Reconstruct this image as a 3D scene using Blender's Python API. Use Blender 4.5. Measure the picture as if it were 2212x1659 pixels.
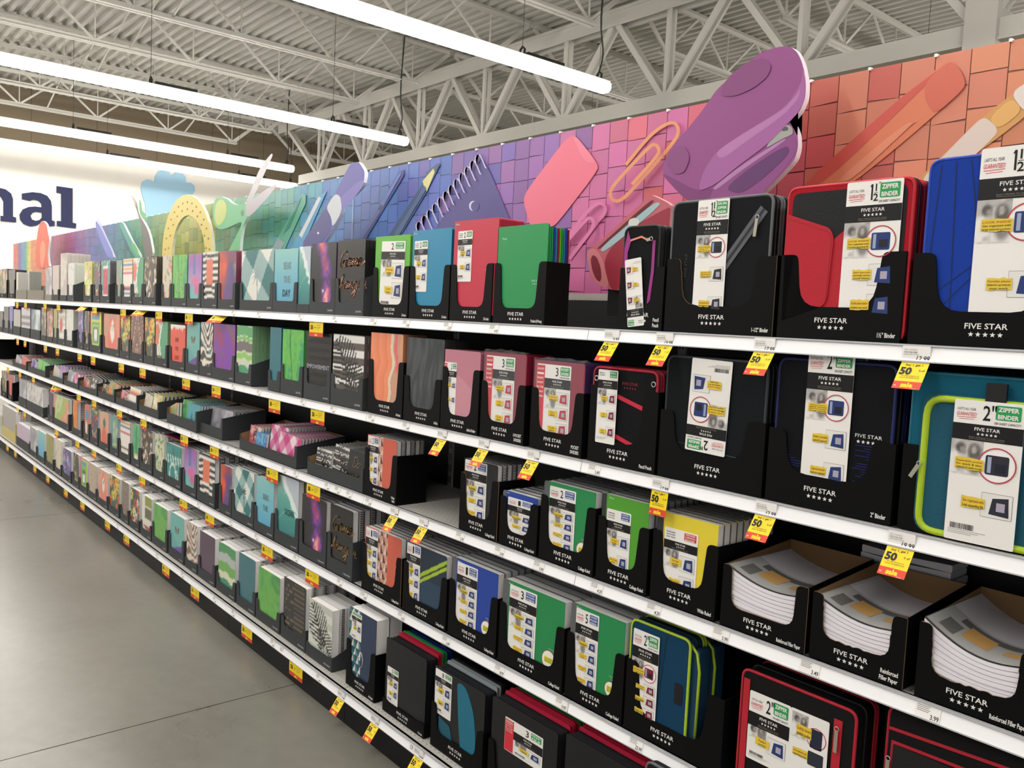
import bpy, math, random
import numpy as np
from mathutils import Matrix, Vector
for _o in list(bpy.data.objects): bpy.data.objects.remove(_o, do_unlink=True)
SC = bpy.context.scene; COL = SC.collection
# ---------------------------------------------------------------- camera
PW, PH = 2212, 1659
FPX = 1817.0; CX, CY, CZ = 1.708, -1.729, 1.665
YAW, PIT, ROL = 2.4379, -0.0745, 0.0471
def _axes():
    ca, sa, cb, sb, cc, sc = math.cos(YAW), math.sin(YAW), math.cos(PIT), math.sin(PIT), math.cos(ROL), math.sin(ROL)
    f = Vector((ca*cb, sa*cb, sb)); r0 = Vector((sa, -ca, 0)); u0 = r0.cross(f)
    return cc*r0 + sc*u0, -sc*r0 + cc*u0, f
RV, UV_, FV = _axes(); CP = Vector((CX, CY, CZ))
cam = bpy.data.cameras.new('camera'); co = bpy.data.objects.new('camera', cam); COL.objects.link(co)
cam.sensor_width = 36; cam.lens = FPX/PW*36; cam.clip_start = .05; cam.clip_end = 100
m = Matrix.Identity(4)
for i in range(3): m[i][0], m[i][1], m[i][2], m[i][3] = RV[i], UV_[i], -FV[i], CP[i]
co.matrix_world = m; SC.camera = co
# ---------------------------------------------------------------- light and exposure
w = bpy.data.worlds.new('store_ambient'); SC.world = w; w.use_nodes = True
w.node_tree.nodes['Background'].inputs[0].default_value = (1, .98, .95, 1)
w.node_tree.nodes['Background'].inputs[1].default_value = .65
LAMP_EMIT = 41.0
SC.view_settings.view_transform = 'Standard'; SC.view_settings.look = 'None'
SC.view_settings.exposure = 0.0; SC.view_settings.gamma = 1; SC.view_settings.use_curve_mapping = False
SC.cycles.use_denoising = True; SC.cycles.max_bounces = 6; SC.cycles.diffuse_bounces = 3; SC.cycles.glossy_bounces = 3
SC.cycles.transparent_max_bounces = 6; SC.cycles.sample_clamp_indirect = 4; SC.cycles.caustics_reflective = False; SC.cycles.caustics_refractive = False
# ---------------------------------------------------------------- place helpers: where a sight line meets a plane of the store
ZS = dict(A=1.657, B=1.274, C=.938, D=.551, E=.152)          # shelf heights
FY = dict(A=.012, B=.012, C=.012, D=.012, E=-.035)            # front line of the goods
RY = dict(A=0, B=0, C=0, D=0, E=-.079)                        # face of the price rail
ROWNAME = dict(A='top shelf', B='second shelf', C='middle shelf', D='fourth shelf', E='bottom shelf')
def ray(px, py): return FV + RV*((px-PW/2)/FPX) + UV_*((PH/2-py)/FPX)
def onY(px, py, y):
    d = ray(px, py); return CP + d*((y-CP.y)/d.y)
def onZ(px, py, z):
    d = ray(px, py); return CP + d*((z-CP.z)/d.z)
def onX(px, py, x):
    d = ray(px, py); return CP + d*((x-CP.x)/d.x)
def xat(px, y, z):
    f0 = FPX*RV - (px-PW/2)*FV
    return CP.x - (f0.y*(y-CP.y) + f0.z*(z-CP.z))/f0.x
# ---------------------------------------------------------------- materials
def lin(c):
    if isinstance(c, str):
        c = c.lstrip('#'); c = [int(c[i:i+2], 16)/255 for i in (0, 2, 4)]
    return tuple((v/12.92 if v <= .04045 else ((v+.055)/1.055)**2.4) for v in c[:3])
_mats = {}
def mat(col, rough=.5, metal=0., emit=0., name=None, bump=0., bscale=200, alpha=None, spec=.33, coat=0):
    k = (col, rough, metal, emit, name, bump, alpha, spec, coat)
    if k in _mats: return _mats[k]
    m = bpy.data.materials.new(name or ('paint_'+str(col).strip('#'))); m.use_nodes = True
    nt = m.node_tree; b = nt.nodes['Principled BSDF']
    b.inputs['Base Color'].default_value = lin(col)+(1,)
    b.inputs['Roughness'].default_value = rough; b.inputs['Metallic'].default_value = metal
    b.inputs['Specular IOR Level'].default_value = spec; b.inputs['Coat Weight'].default_value = coat
    if emit:
        b.inputs['Emission Color'].default_value = lin(col)+(1,); b.inputs['Emission Strength'].default_value = emit
    if alpha is not None: b.inputs['Alpha'].default_value = alpha
    if bump:
        n = nt.nodes.new('ShaderNodeTexNoise'); n.inputs['Scale'].default_value = bscale
        t = nt.nodes.new('ShaderNodeTexCoord'); nt.links.new(t.outputs['Object'], n.inputs['Vector'])
        bp = nt.nodes.new('ShaderNodeBump'); bp.inputs['Strength'].default_value = bump; bp.inputs['Distance'].default_value = .002
        nt.links.new(n.outputs['Fac'], bp.inputs['Height']); nt.links.new(bp.outputs['Normal'], b.inputs['Normal'])
    _mats[k] = m; return m
def art_mat(rough=.35, name='printed_cover'):
    k = ('art', rough)
    if k in _mats: return _mats[k]
    m = bpy.data.materials.new(name); m.use_nodes = True; nt = m.node_tree; b = nt.nodes['Principled BSDF']
    a = nt.nodes.new('ShaderNodeAttribute'); a.attribute_name = 'ink'
    nt.links.new(a.outputs['Color'], b.inputs['Base Color']); b.inputs['Roughness'].default_value = rough
    _mats[k] = m; return m
CARD = lambda c='#242526': mat(c, .6, spec=.12 if c < '#1' else .24, name='cardboard_'+c.strip('#'), bump=.15, bscale=60)
BLK = CARD('#060607'); GRY = CARD('#383b3d'); KRAFT = mat('#8a6c4a', .8, name='kraft_cardboard', bump=.2)
TAN = CARD('#8b8579'); YKR = CARD('#c9b878')
WHITE = mat('#e9e7e4', .6, name='white_paper'); PAGE = mat('#efedeb', .8, name='page_edges')
INK = mat('#141414', .5, name='black_ink'); LOGO = mat('#e8e6e2', .5, name='white_print'); GLOGO = mat('#b9b9b4', .5, name='grey_print')
COIL = mat('#1e1e20', .4, name='black_coil'); COILW = mat('#a9a6a4', .4, name='silver_coil')
# ---------------------------------------------------------------- mesh builder
class MB:
    def __init__(s): s.v = []; s.f = []; s.m = []; s.mats = []; s.sm = []
    def mi(s, mt):
        if mt not in s.mats: s.mats.append(mt)
        return s.mats.index(mt)
    def face(s, pts, mt, smooth=False):
        i = len(s.v); s.v += [tuple(p) for p in pts]; s.f.append(tuple(range(i, i+len(pts)))); s.m.append(s.mi(mt)); s.sm.append(smooth)
    def raw(s, vs, fs, mt, smooth=False):
        i = len(s.v); s.v += [tuple(p) for p in vs]; k = s.mi(mt)
        for f in fs: s.f.append(tuple(i+a for a in f)); s.m.append(k); s.sm.append(smooth)
    def box(s, x0, x1, y0, y1, z0, z1, mt):
        vs = [(x0,y0,z0),(x1,y0,z0),(x1,y1,z0),(x0,y1,z0),(x0,y0,z1),(x1,y0,z1),(x1,y1,z1),(x0,y1,z1)]
        s.raw(vs, [(0,3,2,1),(4,5,6,7),(0,1,5,4),(1,2,6,5),(2,3,7,6),(3,0,4,7)], mt)
    def prism(s, pts, y0, y1, mt, edge=None, axis='y'):
        """outline pts=(a,b): axis y -> x,z ; axis x -> y,z ; extruded from y0 to y1"""
        T = (lambda a, b, c: (a, c, b)) if axis == 'y' else ((lambda a, b, c: (c, a, b)) if axis == 'x' else (lambda a, b, c: (a, b, c)))
        n = len(pts); vs = [T(a, b, y0) for a, b in pts]+[T(a, b, y1) for a, b in pts]
        s.raw(vs, [tuple(range(n)), tuple(range(2*n-1, n-1, -1))], mt)
        s.raw(vs, [(i, i+n, (i+1) % n+n, (i+1) % n) for i in range(n)], edge or mt)
    def poly(s, pts, y, mt): s.face([(a, y, b) for a, b in pts], mt)
    def rect(s, x0, x1, z0, z1, y, mt): s.poly([(x0, z0), (x1, z0), (x1, z1), (x0, z1)], y, mt)
    def disc(s, cx, cz, r, y, mt, n=20, rz=None): s.poly([(cx+r*math.cos(2*math.pi*i/n), cz+(rz or r)*math.sin(2*math.pi*i/n)) for i in range(n)], y, mt)
    def ring(s, cx, cz, r, wd, y, mt, n=28):
        for i in range(n):
            a, b = 2*math.pi*i/n, 2*math.pi*(i+1)/n
            s.poly([(cx+r*math.cos(a), cz+r*math.sin(a)), (cx+r*math.cos(b), cz+r*math.sin(b)), (cx+(r-wd)*math.cos(b), cz+(r-wd)*math.sin(b)), (cx+(r-wd)*math.cos(a), cz+(r-wd)*math.sin(a))], y, mt)
    def star(s, cx, cz, r, y, mt):
        s.poly([(cx+(r if i % 2 == 0 else r*.42)*math.sin(math.pi*i/5), cz+(r if i % 2 == 0 else r*.42)*math.cos(math.pi*i/5)) for i in range(10)], y, mt)
    def bar(s, p, q, wd, ht, mt):
        p, q = Vector(p), Vector(q); d = (q-p).normalized(); up = Vector((0, 0, 1))
        if abs(d.z) > .95: up = Vector((1, 0, 0))
        a = d.cross(up).normalized()*wd/2; b = a.cross(d).normalized()*ht/2
        vs = [p-a-b, p+a-b, p+a+b, p-a+b, q-a-b, q+a-b, q+a+b, q-a+b]
        s.raw(vs, [(0,3,2,1),(4,5,6,7),(0,1,5,4),(1,2,6,5),(2,3,7,6),(3,0,4,7)], mt)
    def tube(s, pts, r, mt, n=6, closed=False):
        pts = [Vector(p) for p in pts]; N = len(pts); vs = []; fs = []
        for i, p in enumerate(pts):
            d = (pts[(i+1) % N]-pts[i-1]) if closed else (pts[min(i+1, N-1)]-pts[max(i-1, 0)])
            d.normalize(); a = d.cross(Vector((.13, .97, .21))); a.normalize(); b = d.cross(a)
            for k in range(n): vs.append(p+(a*math.cos(2*math.pi*k/n)+b*math.sin(2*math.pi*k/n))*r)
        for i in range(N if closed else N-1):
            for k in range(n):
                j = (i+1) % N; fs.append((i*n+k, i*n+(k+1) % n, j*n+(k+1) % n, j*n+k))
        if not closed: fs += [tuple(range(n))[::-1], tuple(range((N-1)*n, N*n))]
        s.raw(vs, fs, mt, True)
    def ribbon(s, pts, wd, y, mt):
        for (a, b), (c, d) in zip(pts[:-1], pts[1:]):
            L = math.hypot(c-a, d-b) or 1e-9; nx, nz = -(d-b)/L*wd/2, (c-a)/L*wd/2; ex, ez = (c-a)/L*wd*.35, (d-b)/L*wd*.35
            s.poly([(a+nx-ex, b+nz-ez), (a-nx-ex, b-nz-ez), (c-nx+ex, d-nz+ez), (c+nx+ex, d+nz+ez)], y, mt)
    def text(s, t, x, z, h, y, mt, w=None, al='l', bold=0., shear=0., flip=False, wf=1.):
        vs, fs, tw = glyphs(t, bold)
        sx = h/.7; sw = sx*wf
        if w: sw = w/tw
        L = tw*sw; ox = {'l': 0, 'c': -L/2, 'r': -L}[al]
        if flip: P = [(x-ox-(a*sw+b*sx*shear), y, z-b*sx) for a, b in vs]
        else: P = [(x+ox+a*sw+b*sx*shear, y, z+b*sx) for a, b in vs]
        s.raw(P, fs, mt)
    def mesh(s, name):
        me = bpy.data.meshes.new(name); me.from_pydata(s.v, [], s.f)
        for mt in s.mats: me.materials.append(mt)
        me.polygons.foreach_set('material_index', s.m); me.polygons.foreach_set('use_smooth', s.sm); me.update()
        return me
    def build(s, name, parent=None, loc=(0, 0, 0), rot=None): return link(name, s.mesh(name), parent, loc, rot)
def link(name, data, parent=None, loc=(0, 0, 0), rot=None):
    o = bpy.data.objects.new(name, data); COL.objects.link(o); o.parent = parent; o.location = loc
    if rot: o.rotation_euler = rot
    return o
def thing(name, label, cat, loc=(0, 0, 0), rot=None, group=None):
    o = link(name, None, None, loc, rot); tag(o, label, cat, group); return o
LABELS = []
def tag(o, label, cat, group=None):
    o['label'] = label; o['category'] = cat
    if group: o['group'] = group
    LABELS.append(label); return o
def struct(o, label=None):
    o['kind'] = 'structure'
    if label: o['label'] = label
    return o
def dup(root, loc, rot=None, label=None, group=None):
    r = root.copy(); COL.objects.link(r); r.location = loc
    if rot: r.rotation_euler = rot
    if label: r['label'] = label
    if group: r['group'] = group
    for ch in list(root.children):
        c = ch.copy(); COL.objects.link(c); c.parent = r
        for g in list(ch.children):
            d = g.copy(); COL.objects.link(d); d.parent = c
    return r
_gl = {}
def glyphs(t, bold=0.):
    k = (t, bold)
    if k in _gl: return _gl[k]
    cu = bpy.data.curves.new('t', 'FONT'); cu.body = t; cu.size = 1; cu.offset = bold; cu.resolution_u = 2
    o = bpy.data.objects.new('t', cu); COL.objects.link(o); bpy.context.view_layer.update()
    me = bpy.data.meshes.new_from_object(o.evaluated_get(bpy.context.evaluated_depsgraph_get()))
    n = len(me.vertices); a = np.zeros(n*3, 'f'); me.vertices.foreach_get('co', a); a = a.reshape(-1, 3)
    fs = [tuple(p.vertices) for p in me.polygons]; x0 = a[:, 0].min() if n else 0; tw = (a[:, 0].max()-x0) if n else 1
    vs = [(float(p[0]-x0), float(p[1])) for p in a]
    bpy.data.objects.remove(o); bpy.data.curves.remove(cu); bpy.data.meshes.remove(me)
    _gl[k] = (vs, fs, float(tw)); return _gl[k]
def rpoly(pts, rad, seg=3):
    """round the corners of an outline; rad: one radius or a list"""
    n = len(pts); out = []
    for i in range(n):
        r = rad[i] if isinstance(rad, (list, tuple)) else rad
        p = Vector(pts[i]); a = Vector(pts[i-1])-p; b = Vector(pts[(i+1) % n])-p
        r = min(r, a.length*.48, b.length*.48)
        if r < 1e-5: out.append(tuple(p)); continue
        a = p+a.normalized()*r; b = p+b.normalized()*r
        for k in range(seg+1):
            t = k/seg; q = a*(1-t)**2+p*2*t*(1-t)+b*t*t; out.append((q.x, q.y))
    return out
def rrect(x0, x1, z0, z1, r, seg=3): return rpoly([(x0, z0), (x1, z0), (x1, z1), (x0, z1)], r, seg)
def spline(pts, n=5):
    P = [np.array(p, float) for p in pts]; P = [2*P[0]-P[1]]+P+[2*P[-1]-P[-2]]; out = []
    for i in range(1, len(P)-2):
        for k in range(n):
            t = k/n; a, b, c, d = P[i-1:i+3]
            out.append(tuple(.5*(2*b+(c-a)*t+(2*a-5*b+4*c-d)*t*t+(3*b-a-3*c+d)*t**3)))
    return out+[tuple(P[-2])]
# ---------------------------------------------------------------- cover art: colour fields u across, v up, a = height/width
def C3(c): return np.array([int(c.lstrip('#')[i:i+2], 16)/255 for i in (0, 2, 4)])
def vnoise(U, Y, sc, seed=0):
    g = np.random.RandomState(seed).rand(64, 64); X = U*sc % 63; Z = Y*sc % 63
    i = X.astype(int); j = Z.astype(int); fx = X-i; fy = Z-j; fx = fx*fx*(3-2*fx); fy = fy*fy*(3-2*fy)
    return (g[i, j]*(1-fx)+g[(i+1) % 64, j]*fx)*(1-fy)+(g[i, (j+1) % 64]*(1-fx)+g[(i+1) % 64, (j+1) % 64]*fx)*fy
def mixc(A, c, k):
    k = np.clip(k, 0, 1)[..., None]; return A*(1-k)+C3(c)*k if isinstance(c, str) else A*(1-k)+c*k
def ramp(t, cols):
    cs = np.array([C3(c) for c in cols]); t = np.clip(t, 0, 1)*(len(cols)-1); i = np.minimum(t.astype(int), len(cols)-2); f = (t-i)[..., None]
    return cs[i]*(1-f)+cs[i+1]*f
def flat(U, c): return np.ones(U.shape+(3,))*C3(c)
def st(d, e=.02): return np.clip(.5-d/e, 0, 1)
def ell(U, Y, cx, cy, rx, ry, rot=0):
    x = (U-cx)*math.cos(rot)+(Y-cy)*math.sin(rot); y = -(U-cx)*math.sin(rot)+(Y-cy)*math.cos(rot); return np.sqrt((x/rx)**2+(y/ry)**2)-1
def a_solid(c): return lambda U, Y, a: flat(U, c)
def a_grad(*cols): return lambda U, Y, a: ramp(Y/a, cols)
def a_bands(bg, *bs, wav=0.):
    def f(U, Y, a):
        A = flat(U, bg); V = Y/a+wav*(vnoise(U, Y*.2, 4, 3)-.5)
        for v0, v1, c in bs: A = mixc(A, c, ((V > v0) & (V < v1))*1.)
        return A
    return f
def a_zebra(bg, fg, n=8, tilt=.3, wv=.12, th=.0, seed=1, extra=None, nz=.16):
    def f(U, Y, a):
        ph = (Y+tilt*np.abs(U-.5)*2+wv*np.sin(U*7+Y*3)+nz*(vnoise(U, Y, 4, seed)-.5))*n*math.pi
        A = mixc(flat(U, bg), fg, st(th-np.sin(ph), .5))
        if extra: A = extra(A, U, Y, a)
        return A
    return f
def patch(x0, x1, y0, y1, c):
    return lambda A, U, Y, a: mixc(A, c, ((U > x0) & (U < x1) & (Y/a > y0) & (Y/a < y1))*1.)
def a_ging(c1, c2, c3, k=3.2, ang=.95, tree=None):
    def f(U, Y, a):
        x = (U*math.cos(ang)+Y*math.sin(ang))*k; y = (-U*math.sin(ang)+Y*math.cos(ang))*k
        s = (x % 1 < .5)*1.; t = (y % 1 < .5)*1.
        A = mixc(mixc(flat(U, c1), c2, np.abs(s-t)), c3, s*t)
        if tree: A = palm(A, U, Y, .5, a*.58, .17, tree)
        return A
    return f
def palm(A, U, Y, cx, cy, r, c, n=9, trunk=True):
    for i in range(n):
        an = math.pi*(i/(n-1)*1.35-.17); x = (U-cx)/r; y = (Y-cy)/r
        u = x*math.cos(an)+y*math.sin(an); v = -x*math.sin(an)+y*math.cos(an)+.25*u*u*(1 if an < math.pi/2 else -1)
        A = mixc(A, c, ((np.abs(v) < .13*(1-u)) & (u > 0) & (u < 1))*1.)
    if trunk: A = mixc(A, c, ((np.abs(U-cx-.03*np.sin((cy-Y)*4)) < .016) & (Y < cy) & (Y > cy-r*2.3))*1.)
    return A
def a_palmfronds(bg, band, ink, n=5):
    def f(U, Y, a):
        A = mixc(flat(U, bg), band, ((Y/a*n % 1) < .5)*1.)
        for (cx, cy, r, ro) in ((.1, a*.92, .95, -1.0), (1.05, a*.2, .75, 2.5)):
            x = ((U-cx)*math.cos(ro)+(Y-cy)*math.sin(ro))/r; y = (-(U-cx)*math.sin(ro)+(Y-cy)*math.cos(ro))/r-.25*x*(1-x)
            fr = (x > 0) & (x < 1) & (np.abs(y) < .42*np.sin(np.clip(x, 0, 1)*2.6+.35)) & (np.sin((x+np.abs(y)*.75)*62) > .15-.3*(np.abs(y) < .12))
            A = mixc(A, ink, (fr | ((np.abs(y) < .015) & (x > 0) & (x < 1)))*1.)
        return A
    return f
def a_galaxy(U, Y, a):
    n = vnoise(U, Y, 3, 5)*.5+vnoise(U, Y, 7, 6)*.3+vnoise(U, Y, 15, 7)*.2; c = np.exp(-((U-.5-.15*np.sin(Y*3))/.24)**2)
    A = ramp(np.clip(n*c*1.5, 0, 1), ['#0d0a12', '#1d1226', '#4a1f6a', '#7a3a9c', '#c0527a', '#f2b0a0'])
    A = mixc(A, '#b8382e', np.clip(vnoise(U, Y, 5, 9)*c*1.6-.85, 0, 1)*(Y/a > .35)); return mixc(A, '#f5eefa', st(ell(U, Y, .5, a*.32, .03, .03), .8))
def a_smoke(*cols, seed=2, sc=2.6):
    def f(U, Y, a):
        t = vnoise(U+.3*vnoise(U, Y, 3, seed+1), Y+.3*vnoise(U, Y, 3, seed+2), sc, seed); t = .55*t+.25*vnoise(U, Y, sc*3, seed+3)+.2*U
        return ramp((t-.15)/.75, cols)
    return f
def a_blobs(bg, seed, n, cols, r0=.05, r1=.14, leaf=False, fade=None):
    def f(U, Y, a):
        A = flat(U, bg) if isinstance(bg, str) else bg(U, Y, a); rs = random.Random(seed)
        for i in range(n):
            c = cols[i % len(cols)]; r = rs.uniform(r0, r1); x, y = rs.random(), rs.random()*a
            if leaf: A = mixc(A, c, st(ell(U, Y, x, y, r, r*.38, rs.random()*3.14), .25))
            else:
                A = mixc(A, c, st(ell(U, Y, x, y, r, r), .2)); A = mixc(A, cols[(i+1) % len(cols)], st(ell(U, Y, x, y, r*.35, r*.35), .3))
        return A
    return f
def a_flowers(bg, seed, n, cols, r0=.1, r1=.2, pet=5, ctr='#e8c040'):
    def f(U, Y, a):
        A = flat(U, bg); rs = random.Random(seed)
        for i in range(n):
            r = rs.uniform(r0, r1); x, y = rs.random(), rs.random()*a; dx, dy = U-x, Y-y; th = np.arctan2(dy, dx)
            d = np.hypot(dx, dy)/(r*(.78+.22*np.cos(pet*th+i)))
            A = mixc(A, '#2f6040', st(ell(U, Y, x+r, y-r*.6, r*.7, r*.22, -.7), .3)); A = mixc(A, cols[i % len(cols)], st(d-1, .12)); A = mixc(A, ctr, st(d-.3, .12))
        return A
    return f
def a_chev(c1, c2, c3, k=5):
    def f(U, Y, a):
        t = ((np.abs(U-.5)*2.4+Y)*k) % 3; return mixc(mixc(flat(U, c1), c2, (t < 1)*1.), c3, ((t > 1.6) & (t < 1.9))*1.)
    return f
def a_tri(bg, cols, k=3., x1=.62, x0=0.):
    def f(U, Y, a):
        x = U*k*1.3; y = Y*k*1.5; r = np.floor(y); fx = (x+.5*(r % 2)) % 1; fy = y % 1; up = fy < 1-2*np.abs(fx-.5)
        s = ((np.floor(x+.5*(r % 2))+r) % len(cols)).astype(int); cs = np.array([C3(c) for c in cols])
        A = flat(U, bg); A2 = np.where((up & (fx < .5))[..., None], cs[0], np.where(up[..., None], cs[1 % len(cols)], cs[2 % len(cols)]))
        k2 = ((U > x0) & (U < x1))[..., None]; return np.where(k2, A2, A)
    return f
def a_pop(U, Y, a):
    A = flat(U, '#3f8f86'); A = mixc(A, '#e8f0ea', (vnoise(U, Y, 30, 4) > .88)*1.)
    d = np.maximum(np.abs(U-.5)/.26, np.abs(Y-a*.5)/(a*.34)); A = mixc(A, '#f5f2ee', st(d-1.1, .05)); A = mixc(A, '#c22a55', st(d-.96, .05))
    return mixc(A, '#3a1020', ((vnoise(U, Y, 12, 8) > .8) & (d < .85))*1.)
def a_fly(U, Y, a):
    A = flat(U, '#67b0a8'); A = mixc(A, '#5a3b8f', (Y/a < .16+.22*U)*1.); A = mixc(A, '#4a8f94', ((Y/a > .16+.22*U) & (Y/a < .62-.5*U))*.35)
    for s in (-1, 1):
        A = mixc(A, '#5a3028', st(ell(U, Y, .5+s*.08, a*.66, .085, .055, s*.9), .2)); A = mixc(A, '#7a4030', st(ell(U, Y, .5+s*.06, a*.60, .05, .04, -s*.7), .2))
    return A
def a_squares(U, Y, a):
    V = Y/a; A = flat(U, '#d8d84a'); A = mixc(A, '#c8306a', ((U < .1) | (V > .96) | ((V < .25) & (U < .3)))*1.); d = np.maximum(np.abs(U-.5)/.36, np.abs(V-.42)/.33)
    A = mixc(A, '#3f9a48', st(d-1, .06)); A = mixc(A, '#a8d050', st(d-.82, .06)); A = mixc(A, '#2f6a3a', st(d-.66, .06)); A = mixc(A, '#e6ecec', st(d-.4, .06))
    return mixc(A, '#4a9ab8', st(np.maximum(np.abs(U-.5)/.35, np.abs(V-.87)/.065)-1, .1))
def a_dog(c, bg, face='#efe6dc'):
    def f(U, Y, a):
        A = mixc(flat(U, bg), '#8a9088', (vnoise(U, Y, 9, 3) > .6)*.4)
        A = mixc(A, c, st(ell(U, Y, .55, a*.36, .3, a*.36), .06)); A = mixc(A, face, st(ell(U, Y, .55, a*.62, .14, .22), .1)); A = mixc(A, c, st(ell(U, Y, .55, a*.76, .2, .13), .1))
        A = mixc(A, face, st(ell(U, Y, .55, a*.68, .1, .12), .1)); A = mixc(A, '#2a2020', st(ell(U, Y, .5, a*.71, .02, .02), .5)+st(ell(U, Y, .6, a*.71, .02, .02), .5)+st(ell(U, Y, .55, a*.64, .03, .02), .5)); return A
    return f
def a_ocean(U, Y, a):
    V = Y/a; A = ramp(V, ['#1f6a70', '#2f8a86', '#58a59a', '#a5c4c0']); e = V-(1.15-.7*U+.12*(vnoise(U, Y, 6, 3)-.5))
    A = mixc(A, '#e4eceb', st(np.abs(e)-.06-.06*vnoise(U, Y, 14, 2), .04)); A = mixc(A, '#b9c3cc', st(-e+.08, .06)); return mixc(A, '#7fc0b4', (np.abs(V-.3-.25*np.sin(U*2.3)) < .01)*.7)
def a_cactus(bg, c, pot='#e8e4d8'):
    def f(U, Y, a):
        A = flat(U, bg); A = mixc(A, c, st(np.maximum(ell(U, Y, .55, a*.6, .15, a*.36), -9), .08))
        for s, y in ((-1, .5), (1, .62), (-1, .75)): A = mixc(A, c, st(ell(U, Y, .55+s*.2, a*y, .1, .18, -s*.4), .1))
        A = mixc(A, '#1f4a30', (np.sin(U*60) > .6)*st(ell(U, Y, .55, a*.6, .15, a*.36), .1)*.6)
        return mixc(mixc(A, pot, ((Y/a < .3) & (np.abs(U-.55) < .25))*1.), '#d8c060', ((Y/a < .3) & (Y/a > .26) & (np.abs(U-.55) < .27))*1.)
    return f
def a_abstract(U, Y, a):
    V = Y/a; A = flat(U, '#eae6de'); A = mixc(A, '#e0704c', st(ell(U, Y, .15, a*.7, .22, .3), .1)); A = mixc(A, '#3f9a70', (U > .55-.3*np.sin(V*3))*1.)
    A = mixc(A, '#f0ece4', (np.abs(U-.62+.28*np.sin(V*3)) < .05)*1.); return mixc(mixc(A, '#3a3a2c', ((V < .25) & (U < .6))*1.), '#8f9a38', ((V < .12+.2*(.6-U)) & (U < .6))*1.)
def a_pastel(U, Y, a):
    V = Y/a; A = ramp(V+.2*(vnoise(U, Y, 3, 2)-.5), ['#62b5ae', '#6fb8b4', '#a98cc0', '#9a6fb8', '#a860a8']); A = mixc(A, '#d868a0', st(ell(U, Y, .6, a*.48, .28, .14), .3)); A = mixc(A, '#cf5a98', st(ell(U, Y, .65, a*.32, .16, .13), .3))
    return mixc(A, '#5a68a8', ((np.abs(U-.45) < .1) & (V > .62))*.8)
def a_feather(U, Y, a):
    A = flat(U, '#4a3a48')
    for i in range(9):
        c = ['#d04070', '#40b090', '#c8c840', '#4070c0', '#e07040'][i % 5]; y0 = a*(.06+i*.11); d = np.abs(Y-y0-.12*np.sin(U*5+i)-U*.25); A = mixc(A, c, st(d-.025, .02))
    return mixc(A, '#c03058', st(ell(U, Y, .5, a*.14, .35, .2), .3)*(np.sin(U*30+Y*20) > 0))
def a_words(bg, fg, rows=9, seed=3):
    def f(U, Y, a):
        v = Y/a*rows; rr = np.floor(v); k = (v % 1 > .3) & (v % 1 < .72) & (U > .06) & (U < .94); x = U*13; n = np.random.RandomState(seed).rand(40, 40)
        g = (x % 1 > .2) & ((x*3 % 1 < .55) | (n[(rr % 40).astype(int), (x % 40).astype(int)] > .55)); return mixc(flat(U, bg), fg, (k & g)*1.)
    return f
def a_marble(c1, c2, seed=4): return lambda U, Y, a: ramp(np.abs(np.sin((U*2+Y+1.6*vnoise(U, Y, 2.5, seed))*5)), [c1, c2, c1, c2])
def a_aloe(U, Y, a):
    t = vnoise(U*2.5, Y*.8, 2.6, 5)*.7+.3*vnoise(U, Y, 14, 8); A = ramp(t, ['#2a8a4a', '#57b552', '#6fc04a', '#2f9a70', '#3aa048']); return mixc(A, '#1a5a3a', st(np.abs(U-.42-.06*np.sin(Y*4))-.012-.02*vnoise(U, Y, 20, 4), .03)*.8)
def a_strata(U, Y, a):
    x = U+.05*np.sin(Y*5)+.03*np.sin(Y*13); A = ramp((x*1.4) % .35/.35, ['#f0946c', '#ee8a64', '#e88058'])
    A = mixc(A, '#ded0b4', ((x > .62) & (x < .7))*1.); A = mixc(A, '#b8a090', (x > .7)*.6); A = mixc(A, '#e06a6c', ((x > .74) & (x < .82) & (vnoise(U, Y, 3, 3) > .4))*1.); return mixc(A, '#d8a078', ((x > .9))*.8)
def a_slate(U, Y, a): return ramp(vnoise(U*3, Y*.7, 3, 8)*.6+.4*(np.abs(np.sin((U+.1*np.sin(Y*4))*14))), ['#3c4044', '#4e5256', '#2e3236', '#565a5e'])
def a_face(U, Y, a):
    A = ramp(.5*vnoise(U, Y, 4, 2)+.5*Y/a, ['#e9e7e5', '#cfccc9', '#b0adab', '#d4d1ce'])
    A = mixc(A, '#e6e3e0', st(ell(U, Y, .2, a*.3, .3, .42, .3), .4)); A = mixc(A, '#4a4846', st(ell(U, Y, .3, a*.76, .15, .17), .5)); A = mixc(A, '#9a938d', st(ell(U, Y, .38, a*.7, .09, .12, .5), .6))
    A = mixc(A, '#5a5654', st(ell(U, Y, .74, a*.66, .2, .3), .5)); A = mixc(A, '#b5aea8', st(ell(U, Y, .72, a*.74, .09, .13), .5)); A = mixc(A, '#8a8683', st(ell(U, Y, .78, a*.28, .2, .26), .6))
    return mixc(A, '#77736f', np.clip(vnoise(U, Y, 7, 9)-.55, 0, 1)*1.2)
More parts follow.
